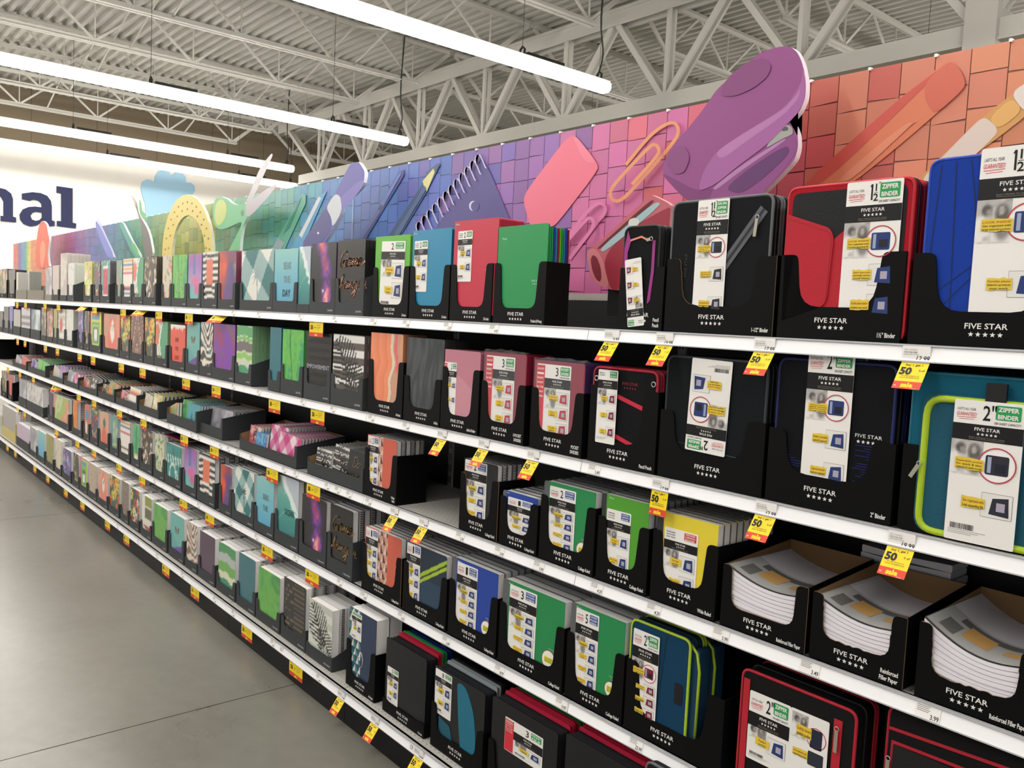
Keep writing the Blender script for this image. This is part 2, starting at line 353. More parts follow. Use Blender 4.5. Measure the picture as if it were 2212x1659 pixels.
ART = dict(
 ging=a_ging('#e6e4da', '#8fb0b0', '#1f6e72', 1.55, .95, '#8fa6a8'), gingS=a_ging('#e2e4da', '#93b5b4', '#206f72', 1.9, .95, '#2c5a5c'), pinkg=a_ging('#e8d4d8', '#d478a4', '#c23a7c', 2.2, .8),
 seas=a_grad('#4b9fc4', '#6db4c8', '#8cc6c2'), ocean=a_ocean, galaxy=a_galaxy, black=a_solid('#141313'),
 flame=lambda U, Y, a: mixc(ramp(.75*U+.45*(vnoise(U, Y, 3, 4)-.4)+.1*vnoise(U, Y, 9, 5), ['#e8702c', '#d84a34', '#6a3a80', '#4a3a78', '#a8a07a']), '#b03a30', (Y/a > .8)*.4), stripe=a_zebra('#e9e6e0', '#1b1a1a', 13, .0, .012, .0, 3, patch(.25, .68, .42, .88, '#e2765a'), .04),
 pastel=a_pastel, wild=a_aloe, palef=a_flowers('#cfc6b4', 5, 18, ['#d05a50', '#b8a070', '#9a8a70'], .06, .14), darkf=a_blobs('#3a2a24', 3, 60, ['#e4ddce', '#4f8a60', '#d8a080', '#c8c4b4'], .04, .11, True), abstract=a_abstract,
 multi=a_bands('#ece6dc', (.93, .97, '#d8a048'), (.84, .88, '#3a70a0'), (.76, .80, '#e0a050'), (.66, .72, '#c03a5c'), (.36, .385, '#c84a60'), (.3, .32, '#4a4a4a'), (.22, .24, '#3a70a0'), (.15, .18, '#d8a048'), (.06, .08, '#3f8f80')),
 coral=a_smoke('#d8907c', '#5aa090', '#c8b0a0', seed=9), pop=a_pop, feather=a_feather, lime=a_flowers('#c9cf6a', 8, 14, ['#e8e0c8', '#e0b090', '#f0ece0'], .1, .2), speck=a_blobs('#dddad4', 4, 70, ['#a8a6a2', '#c4c2bc'], .01, .03),
 planner=a_smoke('#b8b4c0', '#8a8a90', '#d8d4d8', '#8f90b0', seed=5), plan2=a_smoke('#c8b8a0', '#b0a8a8', '#dcd0c4', '#a8b0a0', seed=7), plan3=a_smoke('#d0a8a8', '#c8c0b8', '#b0b8a0', seed=8),
 livin=lambda U, Y, a: mixc(flat(U, '#ece8e4'), '#e04a34', (Y/a < .86+.1*vnoise(U, Y, 16, 3))*1.), fly=a_fly, zebra=a_zebra('#ece4da', '#2a2422', 7, -.35, .14, .1, 2, lambda A, U, Y, a: mixc(A, '#3fa0a8', ((vnoise(U, Y, 4, 6) > .78))*.9)),
 irid=a_smoke('#a02c5a', '#7a2cb0', '#84584a', '#5c28c8', '#a83048', seed=3, sc=2.2), gstr=a_bands('#cfd6c0', (.82, 1, '#58a868'), (.74, .8, '#7fbf6a'), (.55, .72, '#6f6a68'), (.42, .52, '#8fc860'), (.1, .3, '#3f9a6c'), (.02, .1, '#d8dcd0'), wav=.06), teal=a_solid('#24707e'), aloe=a_aloe,
 words=a_words('#1b1a1c', '#5a5652', 8, 2), words2=a_words('#161516', '#6f6048', 13, 5), palmbw=a_palmfronds('#e2e0dc', '#5c5450', '#181614'), palmg=a_palmfronds('#c4c8bc', '#d8dad0', '#25241f', 4), redfl=a_flowers('#2e3a2c', 12, 16, ['#e0583c', '#d8c850', '#e8e0cc', '#c83a3a'], .14, .24, 6, '#1e1a18'),
 chev=a_chev('#6b3a30', '#8a5a48', '#d8c8b8', 4), yelf=a_flowers('#30402c', 21, 18, ['#e8b83a', '#e06a30', '#d8c850'], .13, .22, 7, '#3a2418'), fox=a_dog('#e0644a', '#d88468'), peachdog=a_dog('#e8846c', '#e6a288', '#f2e8e0'), sq=a_squares, bflor=a_flowers('#35302c', 31, 20, ['#8a8a60', '#b08a70', '#6a7a58'], .1, .18), purf=a_flowers('#5c4a98', 33, 18, ['#8878c0', '#4a3880', '#a898d0'], .1, .18), dotr=lambda U, Y, a: mixc(a_bands('#e0ddd4', *[(i/9, i/9+.05, '#b9bcaa') for i in range(9)])(U, Y, a), '#c43a4c', st(ell(U, Y, .4, a*.55, .22, .24), .1)),
 olive=a_smoke('#8a8a4a', '#a09a58', '#7a5a3c', seed=6), pinkf=a_flowers('#8f6a58', 41, 16, ['#c86a70', '#e0c8b0', '#a84a50'], .12, .2), brownf=a_flowers('#3c322c', 43, 18, ['#7a5c4a', '#b0a090', '#5a4638'], .1, .2), tealb=a_smoke('#8fd0c4', '#3f5a70', '#dfe8ea', '#2c3a4c', seed=12), strbw=a_bands('#c8c4cc', *[(i/14, i/14+.03, '#3a3640') for i in range(14)]), violet=a_solid('#5c5aa8'), dark=a_solid('#3a3a40'), greyc=a_solid('#a5a19c'),
 everything=lambda U, Y, a: mixc(ramp(vnoise(U, Y, 4, 3), ['#1f7a78', '#2f948c', '#1c6a6c']), '#cfe0dc', (((Y/a > .5) & (Y/a < .72) & (np.sin(U*38+Y*14) > .25)) | (np.abs(ell(U, Y, .45, a*.25, .2, .26)) < .12) | (np.abs(U-.72-.06*np.sin(Y*9)) < .03)*(Y/a < .4))*1.),
 ivy=a_blobs('#cfd0b0', 13, 60, ['#2f6a50', '#3f8a68', '#a8b080'], .05, .13, True), cactus=a_cactus('#58b078', '#3f9a62'), flow=a_cactus('#5f9a90', '#b8c0a8', '#6a8a80'), pine=lambda U, Y, a: mixc(mixc(mixc(flat(U, '#d8a488'), '#e0664a', st(ell(U, Y, .5, a*.32, .27, .36), .1)), '#c8483a', st(np.abs(ell(U, Y, .5, a*.3, .15, .2))-.1, .1)), '#2f5a50', st(ell(U, Y, .5, a*.72, .14, .14), .1)),
 bear=lambda U, Y, a: mixc(mixc(mixc(flat(U, '#d86a4c'), '#4a88b0', st(ell(U, Y, .55, a*.72, .35, .3), .1)), '#e8e4e0', st(ell(U, Y, .35, a*.35, .2, .35), .1)), '#c8d050', ((Y/a < .2) & (U > .4))*1.), orange=a_smoke('#e08a34', '#d87a2c', '#e89a48', seed=3), wgreen=a_blobs('#8aa858', 17, 26, ['#9abf60', '#e09070', '#c8cfa0'], .1, .22), purp=a_solid('#503050'), white=a_speck if False else a_blobs('#d8d5d2', 6, 40, ['#a09ca0', '#c0bcc0'], .02, .05), lilac=a_solid('#c4b0c8'), redc=a_solid('#c85450'),
 beige=a_blobs('#b8a590', 7, 60, ['#a08c78', '#c8b8a4'], .02, .05), brown=a_zebra('#6a5a4c', '#98887a', 7, .9, .03, .2, 3), blocks=lambda U, Y, a: mixc(mixc(mixc(flat(U, '#e2ddd0'), '#8a9440', ((U > .3) & (Y/a > .78))*1.), '#56583c', ((U > .3) & (Y/a > .45) & (Y/a < .72))*1.), '#a0463c', ((Y/a < .28) & (U > 1-Y/a*3))*1.), flyb=a_fly, zebb=a_zebra('#ddd2c4', '#7a5a4a', 7, -.35, .14, .1, 2, lambda A, U, Y, a: mixc(A, '#3fa0a0', (vnoise(U, Y, 4, 6) > .82)*.9)), plum=a_solid('#4a2f48'), gstr2=a_bands('#d0d8c0', (.8, 1, '#3f9058'), (.62, .8, '#b0b8b4'), (.42, .62, '#6aa850'), (.28, .4, '#d8dcb8'), (.12, .28, '#2f8068'), wav=.08), teal2=a_solid('#2f6a74'), green2=a_smoke('#4f9a3c', '#6ab04a', '#3a8a4a', '#58a040', seed=6, sc=3), cream=a_blobs('#d8ccb8', 9, 20, ['#b8a890', '#c8bca8'], .03, .08),
 coraltri=a_tri('#d0604c', ['#e4c8b8', '#5a3028', '#c89a88'], 5.2, .64, .36), coraltri1=a_tri('#d0604c', ['#e4c8b8', '#5a3028', '#c89a88'], 4.2, .54, .38), navylime=lambda U, Y, a: mixc(mixc(flat(U, '#1c3c54'), '#12283c', (Y/a > .55)*1.), '#a4c030', (((Y-.55*U > a*.36) & (Y-.55*U < a*.42)) | ((Y-.55*U > a*.28) & (Y-.55*U < a*.33)))*(U > .3)*1.), bluetri=a_tri('#1c2f4e', ['#e0dcc8', '#3f8a94', '#1d4a60'], 4.2, .45), strata=a_strata, slate=a_slate, agate=a_marble('#1f5fa0', '#7ab8d8'), dogreen=a_smoke('#2f8a48', '#5ab060', '#1f5a3a', seed=7), tealfig=lambda U, Y, a: mixc(flat(U, '#3f98a4'), '#2a3a58', st(ell(U, Y, .4, a*.4, .05, .16, .3), .2)),
 pinkdog=a_flowers('#c8687c', 51, 14, ['#e0a0a8', '#b84860', '#e8c8c0'], .1, .2), face=a_face, orangepats=a_smoke('#d0502c', '#e08a3c', '#4f9a70', '#b8406a', seed=14), pinkfold=lambda U, Y, a: mixc(flat(U, '#c98a98'), '#bf7b8b', ((Y/a > .45+.4*(1-U)))*1.), sunset=a_grad('#3a6a80', '#d8a878'))
def gridmesh(name, w, h, art, n, rad=.0, y=0., m_=None, th=0., edge=None, rough=.35, corners='tr br'):
    """front sheet with the art in its own colours, optional thickness"""
    m_ = m_ or max(4, int(n*h/w)); us = np.linspace(0, 1, n+1); vs = np.linspace(0, 1, m_+1); U, V = np.meshgrid(us, vs); a = h/w
    C = ART[art](U, V*a, a) if isinstance(art, str) else art(U, V*a, a)
    C = np.clip(C, 0, 1); L = np.where(C <= .04045, C/12.92, ((C+.055)/1.055)**2.4)
    X = U*w; Z = V*h
    if rad:
        for cn in corners.split():
            cx = w-rad if 'r' in cn else rad; cz = h-rad if 't' in cn else rad
            dx = (X-cx)*(1 if 'r' in cn else -1); dz = (Z-cz)*(1 if 't' in cn else -1); d = np.hypot(dx, dz); k = (dx > 0) & (dz > 0) & (d > rad)
            f = np.where(k, rad/np.maximum(d, 1e-9), 1); X = np.where(k, cx+(X-cx)*f, X); Z = np.where(k, cz+(Z-cz)*f, Z)
    N = (n+1)*(m_+1); co = np.stack([X.ravel(), np.full(N, y), Z.ravel()], 1)
    i = np.arange(n)[None, :]+np.arange(m_)[:, None]*(n+1); i = i.ravel(); fs = np.stack([i, i+1, i+n+2, i+n+1], 1).tolist()
    verts = co.tolist(); cols = L.reshape(-1, 3).tolist(); mi = [0]*len(fs)
    if th:
        rim = list(range(n+1))+[r*(n+1)+n for r in range(1, m_+1)]+[m_*(n+1)+c for c in range(n-1, -1, -1)]+[r*(n+1) for r in range(m_-1, 0, -1)]
        rim = rim[::1]; b = len(verts); verts += [[verts[k][0], y+th, verts[k][2]] for k in rim]; cols += [[.8, .8, .8]]*len(rim); K = len(rim)
        for k in range(K): fs.append([rim[(k+1) % K], rim[k], b+k, b+(k+1) % K]); mi.append(1)
        fs.append([b+k for k in range(K)][::-1]); mi.append(1)
    me = bpy.data.meshes.new(name); me.from_pydata(verts, [], fs); me.materials.append(art_mat(rough))
    if th: me.materials.append(edge or PAGE)
    me.polygons.foreach_set('material_index', mi)
    at = me.color_attributes.new('ink', 'FLOAT_COLOR', 'POINT'); at.data.foreach_set('color', np.concatenate([np.array(cols), np.ones((len(cols), 1))], 1).ravel().astype('f'))
    me.update(); return me
# ---------------------------------------------------------------- display boxes
def fs_print(b, cx, z, h, y, mt=LOGO, flip=False, band=None):
    """five-star word mark: the words over five stars"""
    k = -1 if flip else 1
    b.text('FIVE STAR', cx, z, h, y, mt, w=h*7.2, al='c', bold=.012, flip=flip)
    for i in range(5): b.star(cx+(i-2)*h*1.22, z-k*h*1.0, h*.5, y, mt)
def display_box(x, y, z, w, d, e, c, style, note, label, ew=.032, hb=None, cs=.012, cr=.03, liner=False, torn=0, flat=False, fs=.5):
    """open-topped shelf carton: front wall with a cut-out between two ears, sloping sides"""
    sk = {'FS': BLK, 'G': GRY, 'T': TAN, 'Y': YKR}[style]; b = MB(); t = .0028; hb = hb or e
    if flat: pts = [(0, 0), (w, 0), (w, e), (w-.02, e), (w-.024, c), (.024, c), (.02, e), (0, e)] if e > c+.01 else [(0, 0), (w, 0), (w, c), (0, c)]; rr = [0, 0, .004, .004, .01, .01, .004, .004] if len(pts) == 8 else 0
    else: pts = [(0, 0), (w, 0), (w, e), (w-ew, e), (w-ew-cs, c), (ew*.85+cs, c), (ew*.85, e), (0, e)]; rr = [0, 0, .003, .014, cr, cr, .014, .003]
    P = rpoly(pts, rr, 4)
    if torn:
        rs = random.Random(torn); Q = []
        for i, p in enumerate(P):
            q = P[(i+1) % len(P)]; Q.append(p)
            if c-.03 < p[1] < e+.001 and c-.03 < q[1] < e+.001 and p[1] > .01:
                L = math.hypot(q[0]-p[0], q[1]-p[1]); n = int(L/.008)
                for k in range(1, n): Q.append((p[0]+(q[0]-p[0])*k/n+rs.uniform(-.0012, .0012), p[1]+(q[1]-p[1])*k/n+rs.uniform(-.002, .002)))
        P = Q
    b.prism(P, 0, t, sk, edge=KRAFT if torn or liner else sk)
    for xx in (0, w-t): b.prism([(t, 0), (d, 0), (d, hb), (.012, e), (t, e)], xx, xx+t, sk, axis='x')
    b.box(t, w-t, d-t, d, 0, hb, sk); b.box(t, w-t, t, d-t, 0, t, sk)
    if liner:
        o = .0006
        b.face([(t+o, d-t, t), (t+o, d-t, hb), (t+o, .012, e), (t+o, t, e), (t+o, t, t)], KRAFT); b.face([(w-t-o, t, t), (w-t-o, t, e), (w-t-o, .012, e), (w-t-o, d-t, hb), (w-t-o, d-t, t)], KRAFT)
        b.face([(t, d-t-o, t), (w-t, d-t-o, t), (w-t, d-t-o, hb), (t, d-t-o, hb)], KRAFT)
    r = thing('display_box', label, 'display box', (x, y, z)); b.build('carton', r)
    p = MB()
    pn = MB()
    if style == 'FS':
        h = min(.0108, c*.24); fs_print(p, w*.46 if note and len(note) > 8 else w*fs, c*.52, h, -.0006)
        if note:
            ls = note.split('|'); hh = min(.0098, c*.18)
            for i, s in enumerate(ls): pn.text(s, w-.01, c*.14+(len(ls)-1-i)*hh*1.5, hh, -.0006, LOGO, al='r', bold=.02, wf=.62 if len(s) < 16 else .5)
        p.build('printed_word_mark', r)
        if note: pn.build('printed_product_name', r)
    elif style == 'G' and note:
        p.text(note, w-.014, .014, .0085, -.0006, GLOGO, al='r', bold=.02, wf=.62); p.build('printed_name', r)
    return r
# ---------------------------------------------------------------- printed insert cards
_cards = {}
GRN = '#2a9a52'; BLU = '#1f4b9c'; RED = '#cf3340'; YEL = '#dfc23e'
def callout(b, x, z, w, h, y, lines, n=1):
    rs = random.Random(int(x*1e4)+int(z*1e4)); up = [(x+w*i/6, z+h/2*(1+rs.uniform(-.12, .18))) for i in range(7)]; dn = [(x+w*i/6, z-h/2*(1+rs.uniform(-.12, .18))) for i in range(6, -1, -1)]
    b.poly(dn[::-1]+up[::-1], y, mat(YEL, .5))
    k = len(lines); lh = h*.55/k
    for i, s in enumerate(lines): b.text(s, x+w/2, z+h*.42-(i+1)*h*.9/k+lh*.2, lh, y-.0003, mat('#3a2f16', .6) if i or k == 1 else mat('#a8501c', .6), w=w*min(.9, .07*len(s)+.1), al='c', bold=.01)
def fs_card(parent, x, z, w, h, num='1½"', badge=('ZIPPER', 'BINDER'), bc=GRN, cap='300 SHEET CAPACITY', outs=(('LOOK INSIDE!', 'Get organized with', 'large internal pockets'),), ring=True, frames=1, flip=False, y=-.0012, red=False, rot=0., bar=True, gtee=True, footer=None, prodcol='#23386e', rl=.004, note=None, top=.165, band=.115, name='paper_card'):
    key = (round(w, 3), round(h, 3), num, badge, bc, cap, outs, ring, frames, red, bar, gtee, footer, prodcol, note, top, band)
    if key not in _cards:
        b = MB(); W_ = mat('#ebe8e4', .42, name='card_stock'); K = mat('#131212', .35, name='card_black'); G = mat('#8b8987', .6); o = -.0004
        x0 = w*.24 if red else 0
        b.prism(rrect(0, w, 0, h, rl), 0, .0006, W_); Y = o
        if red:
            b.rect(.001, x0, .002, h-.004, Y, mat(RED, .5))
            for i, s in enumerate(('GUARANTEED', '1', 'INSERT', 'HANDY', 'IN THE', 'FRONT', 'COVER!')): b.text(s, x0/2, h*(.93-.055*i), h*.022, Y*2, LOGO, w=x0*.8, al='c', bold=.02)
        ht = h*top; zt = h-ht; hb = h*band; wd = w-x0
        if gtee:
            b.text("LAST'S ALL YEAR.", x0+wd*.05, zt+ht*.56, ht*.11, Y, K, w=wd*.27, shear=.1); b.text('GUARANTEED!', x0+wd*.04, zt+ht*.33, ht*.15, Y, mat(RED, .5), w=wd*.29, shear=.12, bold=.01)
            b.ribbon([(x0+wd*.05, zt+ht*.26), (x0+wd*.33, zt+ht*.28)], ht*.022, Y, mat(RED, .5)); b.ribbon([(x0+wd*.08, zt+ht*.18), (x0+wd*.3, zt+ht*.2)], ht*.018, Y, mat(RED, .5))
        elif note:
            for i, s in enumerate(note): b.text(s, x0+wd*.06, zt+ht*(.62-.2*i), ht*.13, Y, K, w=wd*.27, bold=.01)
        if num == '1½"':
            b.rect(w*.445, w*.475, zt+ht*.2, zt+ht*.85, Y, K); b.poly([(w*.445, zt+ht*.85), (w*.42, zt+ht*.74), (w*.445, zt+ht*.74)], Y, K); b.text('1', w*.53, zt+ht*.56, ht*.3, Y, K, al='c', bold=.02); b.rect(w*.495, w*.565, zt+ht*.49, zt+ht*.51, Y, K); b.text('2', w*.53, zt+ht*.16, ht*.3, Y, K, al='c', bold=.02); b.text('"', w*.575, zt+ht*.7, ht*.22, Y, K)
        elif num: b.text(num, x0+wd*.42, zt+ht*.2, ht*.62, Y, K, w=wd*(.085*len(num)+.02), bold=.012)
        bx0, bx1 = (x0+wd*.6, x0+wd*.95) if num or gtee or note else (x0+wd*.1, x0+wd*.9)
        b.poly(rrect(bx0, bx1, zt+ht*.27, zt+ht*.88, ht*.07), Y, mat(bc, .45)); nb = len(badge)
        for i, s in enumerate(badge): b.text(s, (bx0+bx1)/2, zt+ht*(.88-.61*(i+.82)/nb), ht*.61*.58/nb, Y*2, LOGO, w=(bx1-bx0)*.82, al='c', bold=.03)
        if cap: b.text(cap, w*.96, zt+ht*.08, ht*.1, Y, K, w=wd*.37, al='r', bold=.01)
        zb = zt-hb; b.rect(x0, w, zb, zt, Y, K); fs_print(b, x0+wd/2, zb+hb*.62, hb*.2, Y*2); b.text('BUILT STRONG TO LAST LONG', x0+wd/2, zb+hb*.17, hb*.07, Y*2, G, w=wd*.5, al='c'); b.rect(x0+wd*.25, x0+wd*.75, zb+hb*.1, zb+hb*.12, Y*2, mat('#8a7a50', .5))
        zz = zb; n = len(outs)+frames; P = mat(prodcol, .5)
        if ring:
            rr = min(wd*.27, zz*.26); cx, cz = x0+wd*.68, zz-rr*1.25; b.disc(cx, cz, rr, Y, mat('#f0eeec', .5)); b.prism(rrect(cx-rr*.62, cx+rr*.6, cz-rr*.55, cz+rr*.55, rr*.12), Y*2, Y, P); b.rect(cx-rr*.5, cx-rr*.3, cz-rr*.45, cz+rr*.45, Y*3, mat('#9aa4c0', .4)); b.rect(cx-.1*rr, cx+rr*.45, cz-.4*rr, cz+.1*rr, Y*3, mat('#1a1c2c', .5)); b.ring(cx, cz, rr, rr*.07, Y*4, mat('#b83a4a', .5))
        nf = max(1, len(outs)); z1 = zz; fh = (zz-h*(.13 if bar else .04))
        for i, ls in enumerate(outs):
            if ring and i == 0: callout(b, x0+wd*.08, cz-rr*.1, wd*.42, rr*.62, Y*5, ls); top0 = cz-rr*1.15
            else:
                j = i-(1 if ring else 0); m_ = nf-(1 if ring else 0); zt0 = top0 if ring else zz-h*.02; sh = (zt0-h*(.15 if bar else .05))/m_; cz2 = zt0-sh*(j+.5); fw = wd*.44; fhh = min(sh*.8, fw*.85)
                b.poly(rrect(x0+wd*.5, x0+wd*.94, cz2-fhh/2, cz2+fhh/2, .002), Y, mat('#55534f', .5)); b.poly(rrect(x0+wd*.505, x0+wd*.935, cz2-fhh/2+wd*.005, cz2+fhh/2-wd*.005, .002), Y*2, mat('#e2e0dc', .5))
                b.poly([(x0+wd*.62, cz2-fhh*.35), (x0+wd*.9, cz2-fhh*.4), (x0+wd*.88, cz2+fhh*.38), (x0+wd*.66, cz2+fhh*.3)], Y*3, P); b.rect(x0+wd*.72, x0+wd*.84, cz2-fhh*.2, cz2+fhh*.15, Y*4, mat('#a9a2b4', .5)); callout(b, x0+wd*.22, cz2, wd*.34, min(fhh*.45, wd*.17), Y*5, ls)
        for i in range(3): b.rect(x0+wd*.05, x0+wd*(.6-.1*i), h*(.075-.012*i), h*(.078-.012*i), Y, G)
        if bar:
            rs = random.Random(7); xx = x0+wd*.08
            while xx < x0+wd*.42: ww = rs.choice((.6, .9, 1.4))*wd*.008; b.rect(xx, xx+ww, h*.085, h*.125, Y, K); xx += ww+rs.choice((.7, 1.2))*wd*.008
        if footer: b.rect(x0+wd*.55, x0+wd, 0, h*.045, Y*2, mat(bc, .45)); b.text(footer, x0+wd*.775, h*.01, h*.022, Y*3, LOGO, w=wd*.36, al='c', bold=.02)
        ph = min(wd*.62, zz*.34); _cards[key] = (b.mesh(name), gridmesh('photo', wd*.47, ph, 'face', 16, 0, 0, rough=.45), x0, zz-ph)
    me, pm, px0, pz = _cards[key]; o = link(name, me, parent, (x, y, z), (0, rot, 0)); q = link('black_and_white_picture', pm, o, (px0, -.0003, pz))
    if flip: o.location = (x+w, y, z+h); o.rotation_euler = (0, math.pi+rot, 0)
    return o
# ---------------------------------------------------------------- goods; each builder makes one thing at local x 0..w, front at y=0, foot at z=0
_coil = {}
def coil_mesh(h, r=.0055, n=None, mt=COIL):
    k = (round(h, 3), r, n, mt.name)
    if k in _coil: return _coil[k]
    b = MB(); n = n or int(h/.0095)
    for i in range(n):
        zc = h*(i+.5)/n
        for dz in ((-.0011, .0011) if n > 20 else (0,)): b.tube([(r*math.cos(a), r*math.sin(a), zc+dz) for a in [2*math.pi*q/8 for q in range(8)]], .0008 if n > 20 else .0018, mt, 3, True)
    _coil[k] = b.mesh('coil'); return _coil[k]
def notebook(x, y, z, w, h, t, art, n, label, group=None, coil='l', cmat=COIL, edge=None, kind='spiral_notebook', cat='notebook', res=None, rough=.38, coiln=None):
    r = thing(kind, label, cat, (x, y, z), group=group); o = .006; cr_ = min(.0065, t*.5)
    link('cover', gridmesh('cover', w, h, art, n, .009, 0, th=.0009, edge=edge or mat('#d0cecc' if kind == 'thick_notebook' else '#55565a', .5), rough=rough, corners='tr br' if coil == 'l' else 'tl bl'), r)
    b = MB(); b.box(o, w-.003, .0012, t-.001, .002, h-.003, PAGE); b.build('pages', r)
    b = MB(); b.prism(rrect(0, w, 0, h, .009), t-.0009, t, mat('#c9c7c5' if kind == 'thick_notebook' else '#56585c', .7)); b.build('back_cover', r)
    if coil: link('coil', coil_mesh(h, cr_, coiln, cmat), r, (-.001 if coil == 'l' else w+.001, t/2, 0))
    return r
def mean_edge(art):
    U, V = np.meshgrid(np.linspace(0, 1, 12), np.linspace(0, 1, 12)); c = np.clip(ART[art](U, V*1.3, 1.3).reshape(-1, 3).mean(0)*.9, 0, 1); return mat('#%02x%02x%02x' % tuple(int(v*255)//8*8 for v in c), .5)
def folder(x, y, z, w, h, t, art, n, label, group=None, edge=None, kind='pocket_folder', cat='folder', rad=.008, rough=.32):
    edge = edge or mean_edge(art)
    o = link(kind, gridmesh('folder', w, h, art, n, rad, 0, th=t, edge=edge, rough=rough, corners='tr'), None, (x, y, z)); tag(o, label, cat, group); return o
def zipper_binder(x, y, z, w, h, t, col, trim, label, cards=(), deco=None, group=None, kind='zipper_binder', cat='binder', rc=.022, tw=.004):
    r = thing(kind, label, cat, (x, y, z), group=group); F = mat(col, .8, name='nylon_'+col.strip('#'), bump=.35, bscale=500, spec=.12); T = mat(trim, .6, name='piping_'+trim.strip('#'), bump=.3, bscale=400)
    b = MB(); P = rrect(0, w, 0, h, rc, 5); b.prism(P, .003, t-.003, F); Q = rrect(.003, w-.003, .003, h-.003, rc, 5); b.prism(Q, 0, .003, F); b.prism(Q, t-.003, t, F); b.build('shell', r)
    for yy in (.003, t-.003):
        b = MB(); b.tube([(p[0], yy, p[1]) for p in P], tw, T, 6, True); b.build('edge_piping', r)
    b = MB(); b.tube([(p[0]+(.001 if p[0] > w/2 else -.001), t/2, p[1]+(.001 if p[1] > h/2 else -.001)) for p in P], tw*.8, mat('#1c1c1e', .4), 4, True); b.build('zipper', r)
    if deco: deco(r, w, h, t)
    return r
def words(parent, lines, col='#e8e6e2', name='printed_words', y=-.001, emboss=None):
    b = MB()
    for s, x, z, h, kw in lines: b.text(s, x, z, h, y, mat(col, .4), **kw)
    return b.build(name, parent)
G_ = {'G': [(.85, .82), (.6, 1), (.25, .85), (.08, .45), (.15, .1), (.45, -.05), (.8, .12), (.88, .45), (.55, .42), (.42, .3), (.6, .2)],
 'a': [(.6, .5), (.35, .55), (.1, .3), (.2, .02), (.45, .08), (.62, .5), (.6, .1), (.85, .05)], 'm': [(0, .05), (.1, .5), (.12, .05), (.3, .48), (.42, .42), (.4, .05), (.6, .5), (.74, .4), (.72, .05), (.95, .1)],
 'e': [(0, .2), (.35, .28), (.45, .45), (.28, .55), (.1, .35), (.18, .05), (.5, .05), (.9, .3)], 'h': [(0, .1), (.3, .7), (.38, 1), (.25, 1), (.15, .5), (.12, .02), (.3, .45), (.45, .4), (.45, .05), (.7, .1)],
 'n': [(0, .05), (.08, .5), (.1, .05), (.3, .5), (.45, .4), (.45, .05), (.65, .1)], 'g': [(.55, .5), (.3, .55), (.1, .3), (.25, .05), (.5, .25), (.58, .5), (.55, -.3), (.3, -.55), (.15, -.35), (.7, .1)],
 'r': [(0, .05), (.15, .5), (.2, .42), (.4, .48), (.4, .1), (.6, .08)], 'C': [(.8, .9), (.5, 1), (.15, .6), (.2, .1), (.6, 0), (.85, .2)], 'D': [(.2, .95), (.25, .05), (.1, .1), (.55, .0), (.9, .5), (.6, .95), (.1, .85)], 'o': [(.4, .5), (.1, .35), (.15, .05), (.45, .05), (.55, .35), (.4, .5), (.8, .45)],
 'y': [(.05, .5), (.12, .15), (.4, .15), (.55, .5), (.45, -.2), (.2, -.5), (.1, -.3), (.65, .1)], 'u': [(0, .5), (.08, .1), (.35, .08), (.5, .5), (.5, .08), (.75, .1)]}
def script_line(b, s, x, z, h, wd, y, mt, sh=.25, adv=.72):
    for ch in s:
        g = G_.get(ch)
        if g: b.ribbon([(x+(a+sh*c)*h, z+c*h) for a, c in spline(g, 4)], wd, y, mt); x += (max(a for a, _ in g)*adv+.12)*h
        else: x += h*.3
def game_changer(r, w, h, col):
    b = MB(); mt = mat(col, .35, name='copper_foil'); script_line(b, 'Game', w*.08, h*.64, h*.21, w*.032, -.0014, mt); script_line(b, 'hanger', w*.08, h*.34, h*.19, w*.026, -.0014, mt, .35, .7); b.ribbon([(w*.3, h*.08), (w*.7, h*.14), (w*.6, h*.06), (w*.9, h*.02)], w*.02, -.0014, mt)
    b.build('foil_lettering', r)
# ---------------------------------------------------------------- setting: floor, walls, roof
def floor_mat():
    m = bpy.data.materials.new('polished_concrete'); m.use_nodes = True; nt = m.node_tree; b = nt.nodes['Principled BSDF']; L = nt.links.new
    tc = nt.nodes.new('ShaderNodeTexCoord'); n1 = nt.nodes.new('ShaderNodeTexNoise'); n1.inputs['Scale'].default_value = .9; n1.inputs['Detail'].default_value = 6
    n2 = nt.nodes.new('ShaderNodeTexNoise'); n2.inputs['Scale'].default_value = 14; n2.inputs['Detail'].default_value = 8; L(tc.outputs['Object'], n1.inputs['Vector']); L(tc.outputs['Object'], n2.inputs['Vector'])
    ad = nt.nodes.new('ShaderNodeMath'); ad.operation = 'MULTIPLY_ADD'; ad.inputs[1].default_value = .3; L(n2.outputs['Fac'], ad.inputs[0]); L(n1.outputs['Fac'], ad.inputs[2])
    r = nt.nodes.new('ShaderNodeValToRGB'); r.color_ramp.elements[0].position = .15; r.color_ramp.elements[1].position = 1.0; r.color_ramp.elements[0].color = lin('#58554e')+(1,); r.color_ramp.elements[1].color = lin('#8a877e')+(1,)
    L(ad.outputs[0], r.inputs['Fac']); L(r.outputs['Color'], b.inputs['Base Color'])
    r2 = nt.nodes.new('ShaderNodeMapRange'); r2.inputs['To Min'].default_value = .2; r2.inputs['To Max'].default_value = .4; L(n1.outputs['Fac'], r2.inputs['Value']); L(r2.outputs[0], b.inputs['Roughness']); b.inputs['Specular IOR Level'].default_value = .5
    return m
JX = [-1.665+3.8*k for k in (-5, -4, -3, -2, -1, 0, 1, 2)]
b = MB(); FM = floor_mat(); xs = [-18]+sorted(JX)+[8]
for i in range(len(xs)-1): b.face([(xs[i]+.0025, -9, 0), (xs[i+1]-.0025, -9, 0), (xs[i+1]-.0025, 15, 0), (xs[i]+.0025, 15, 0)], FM)
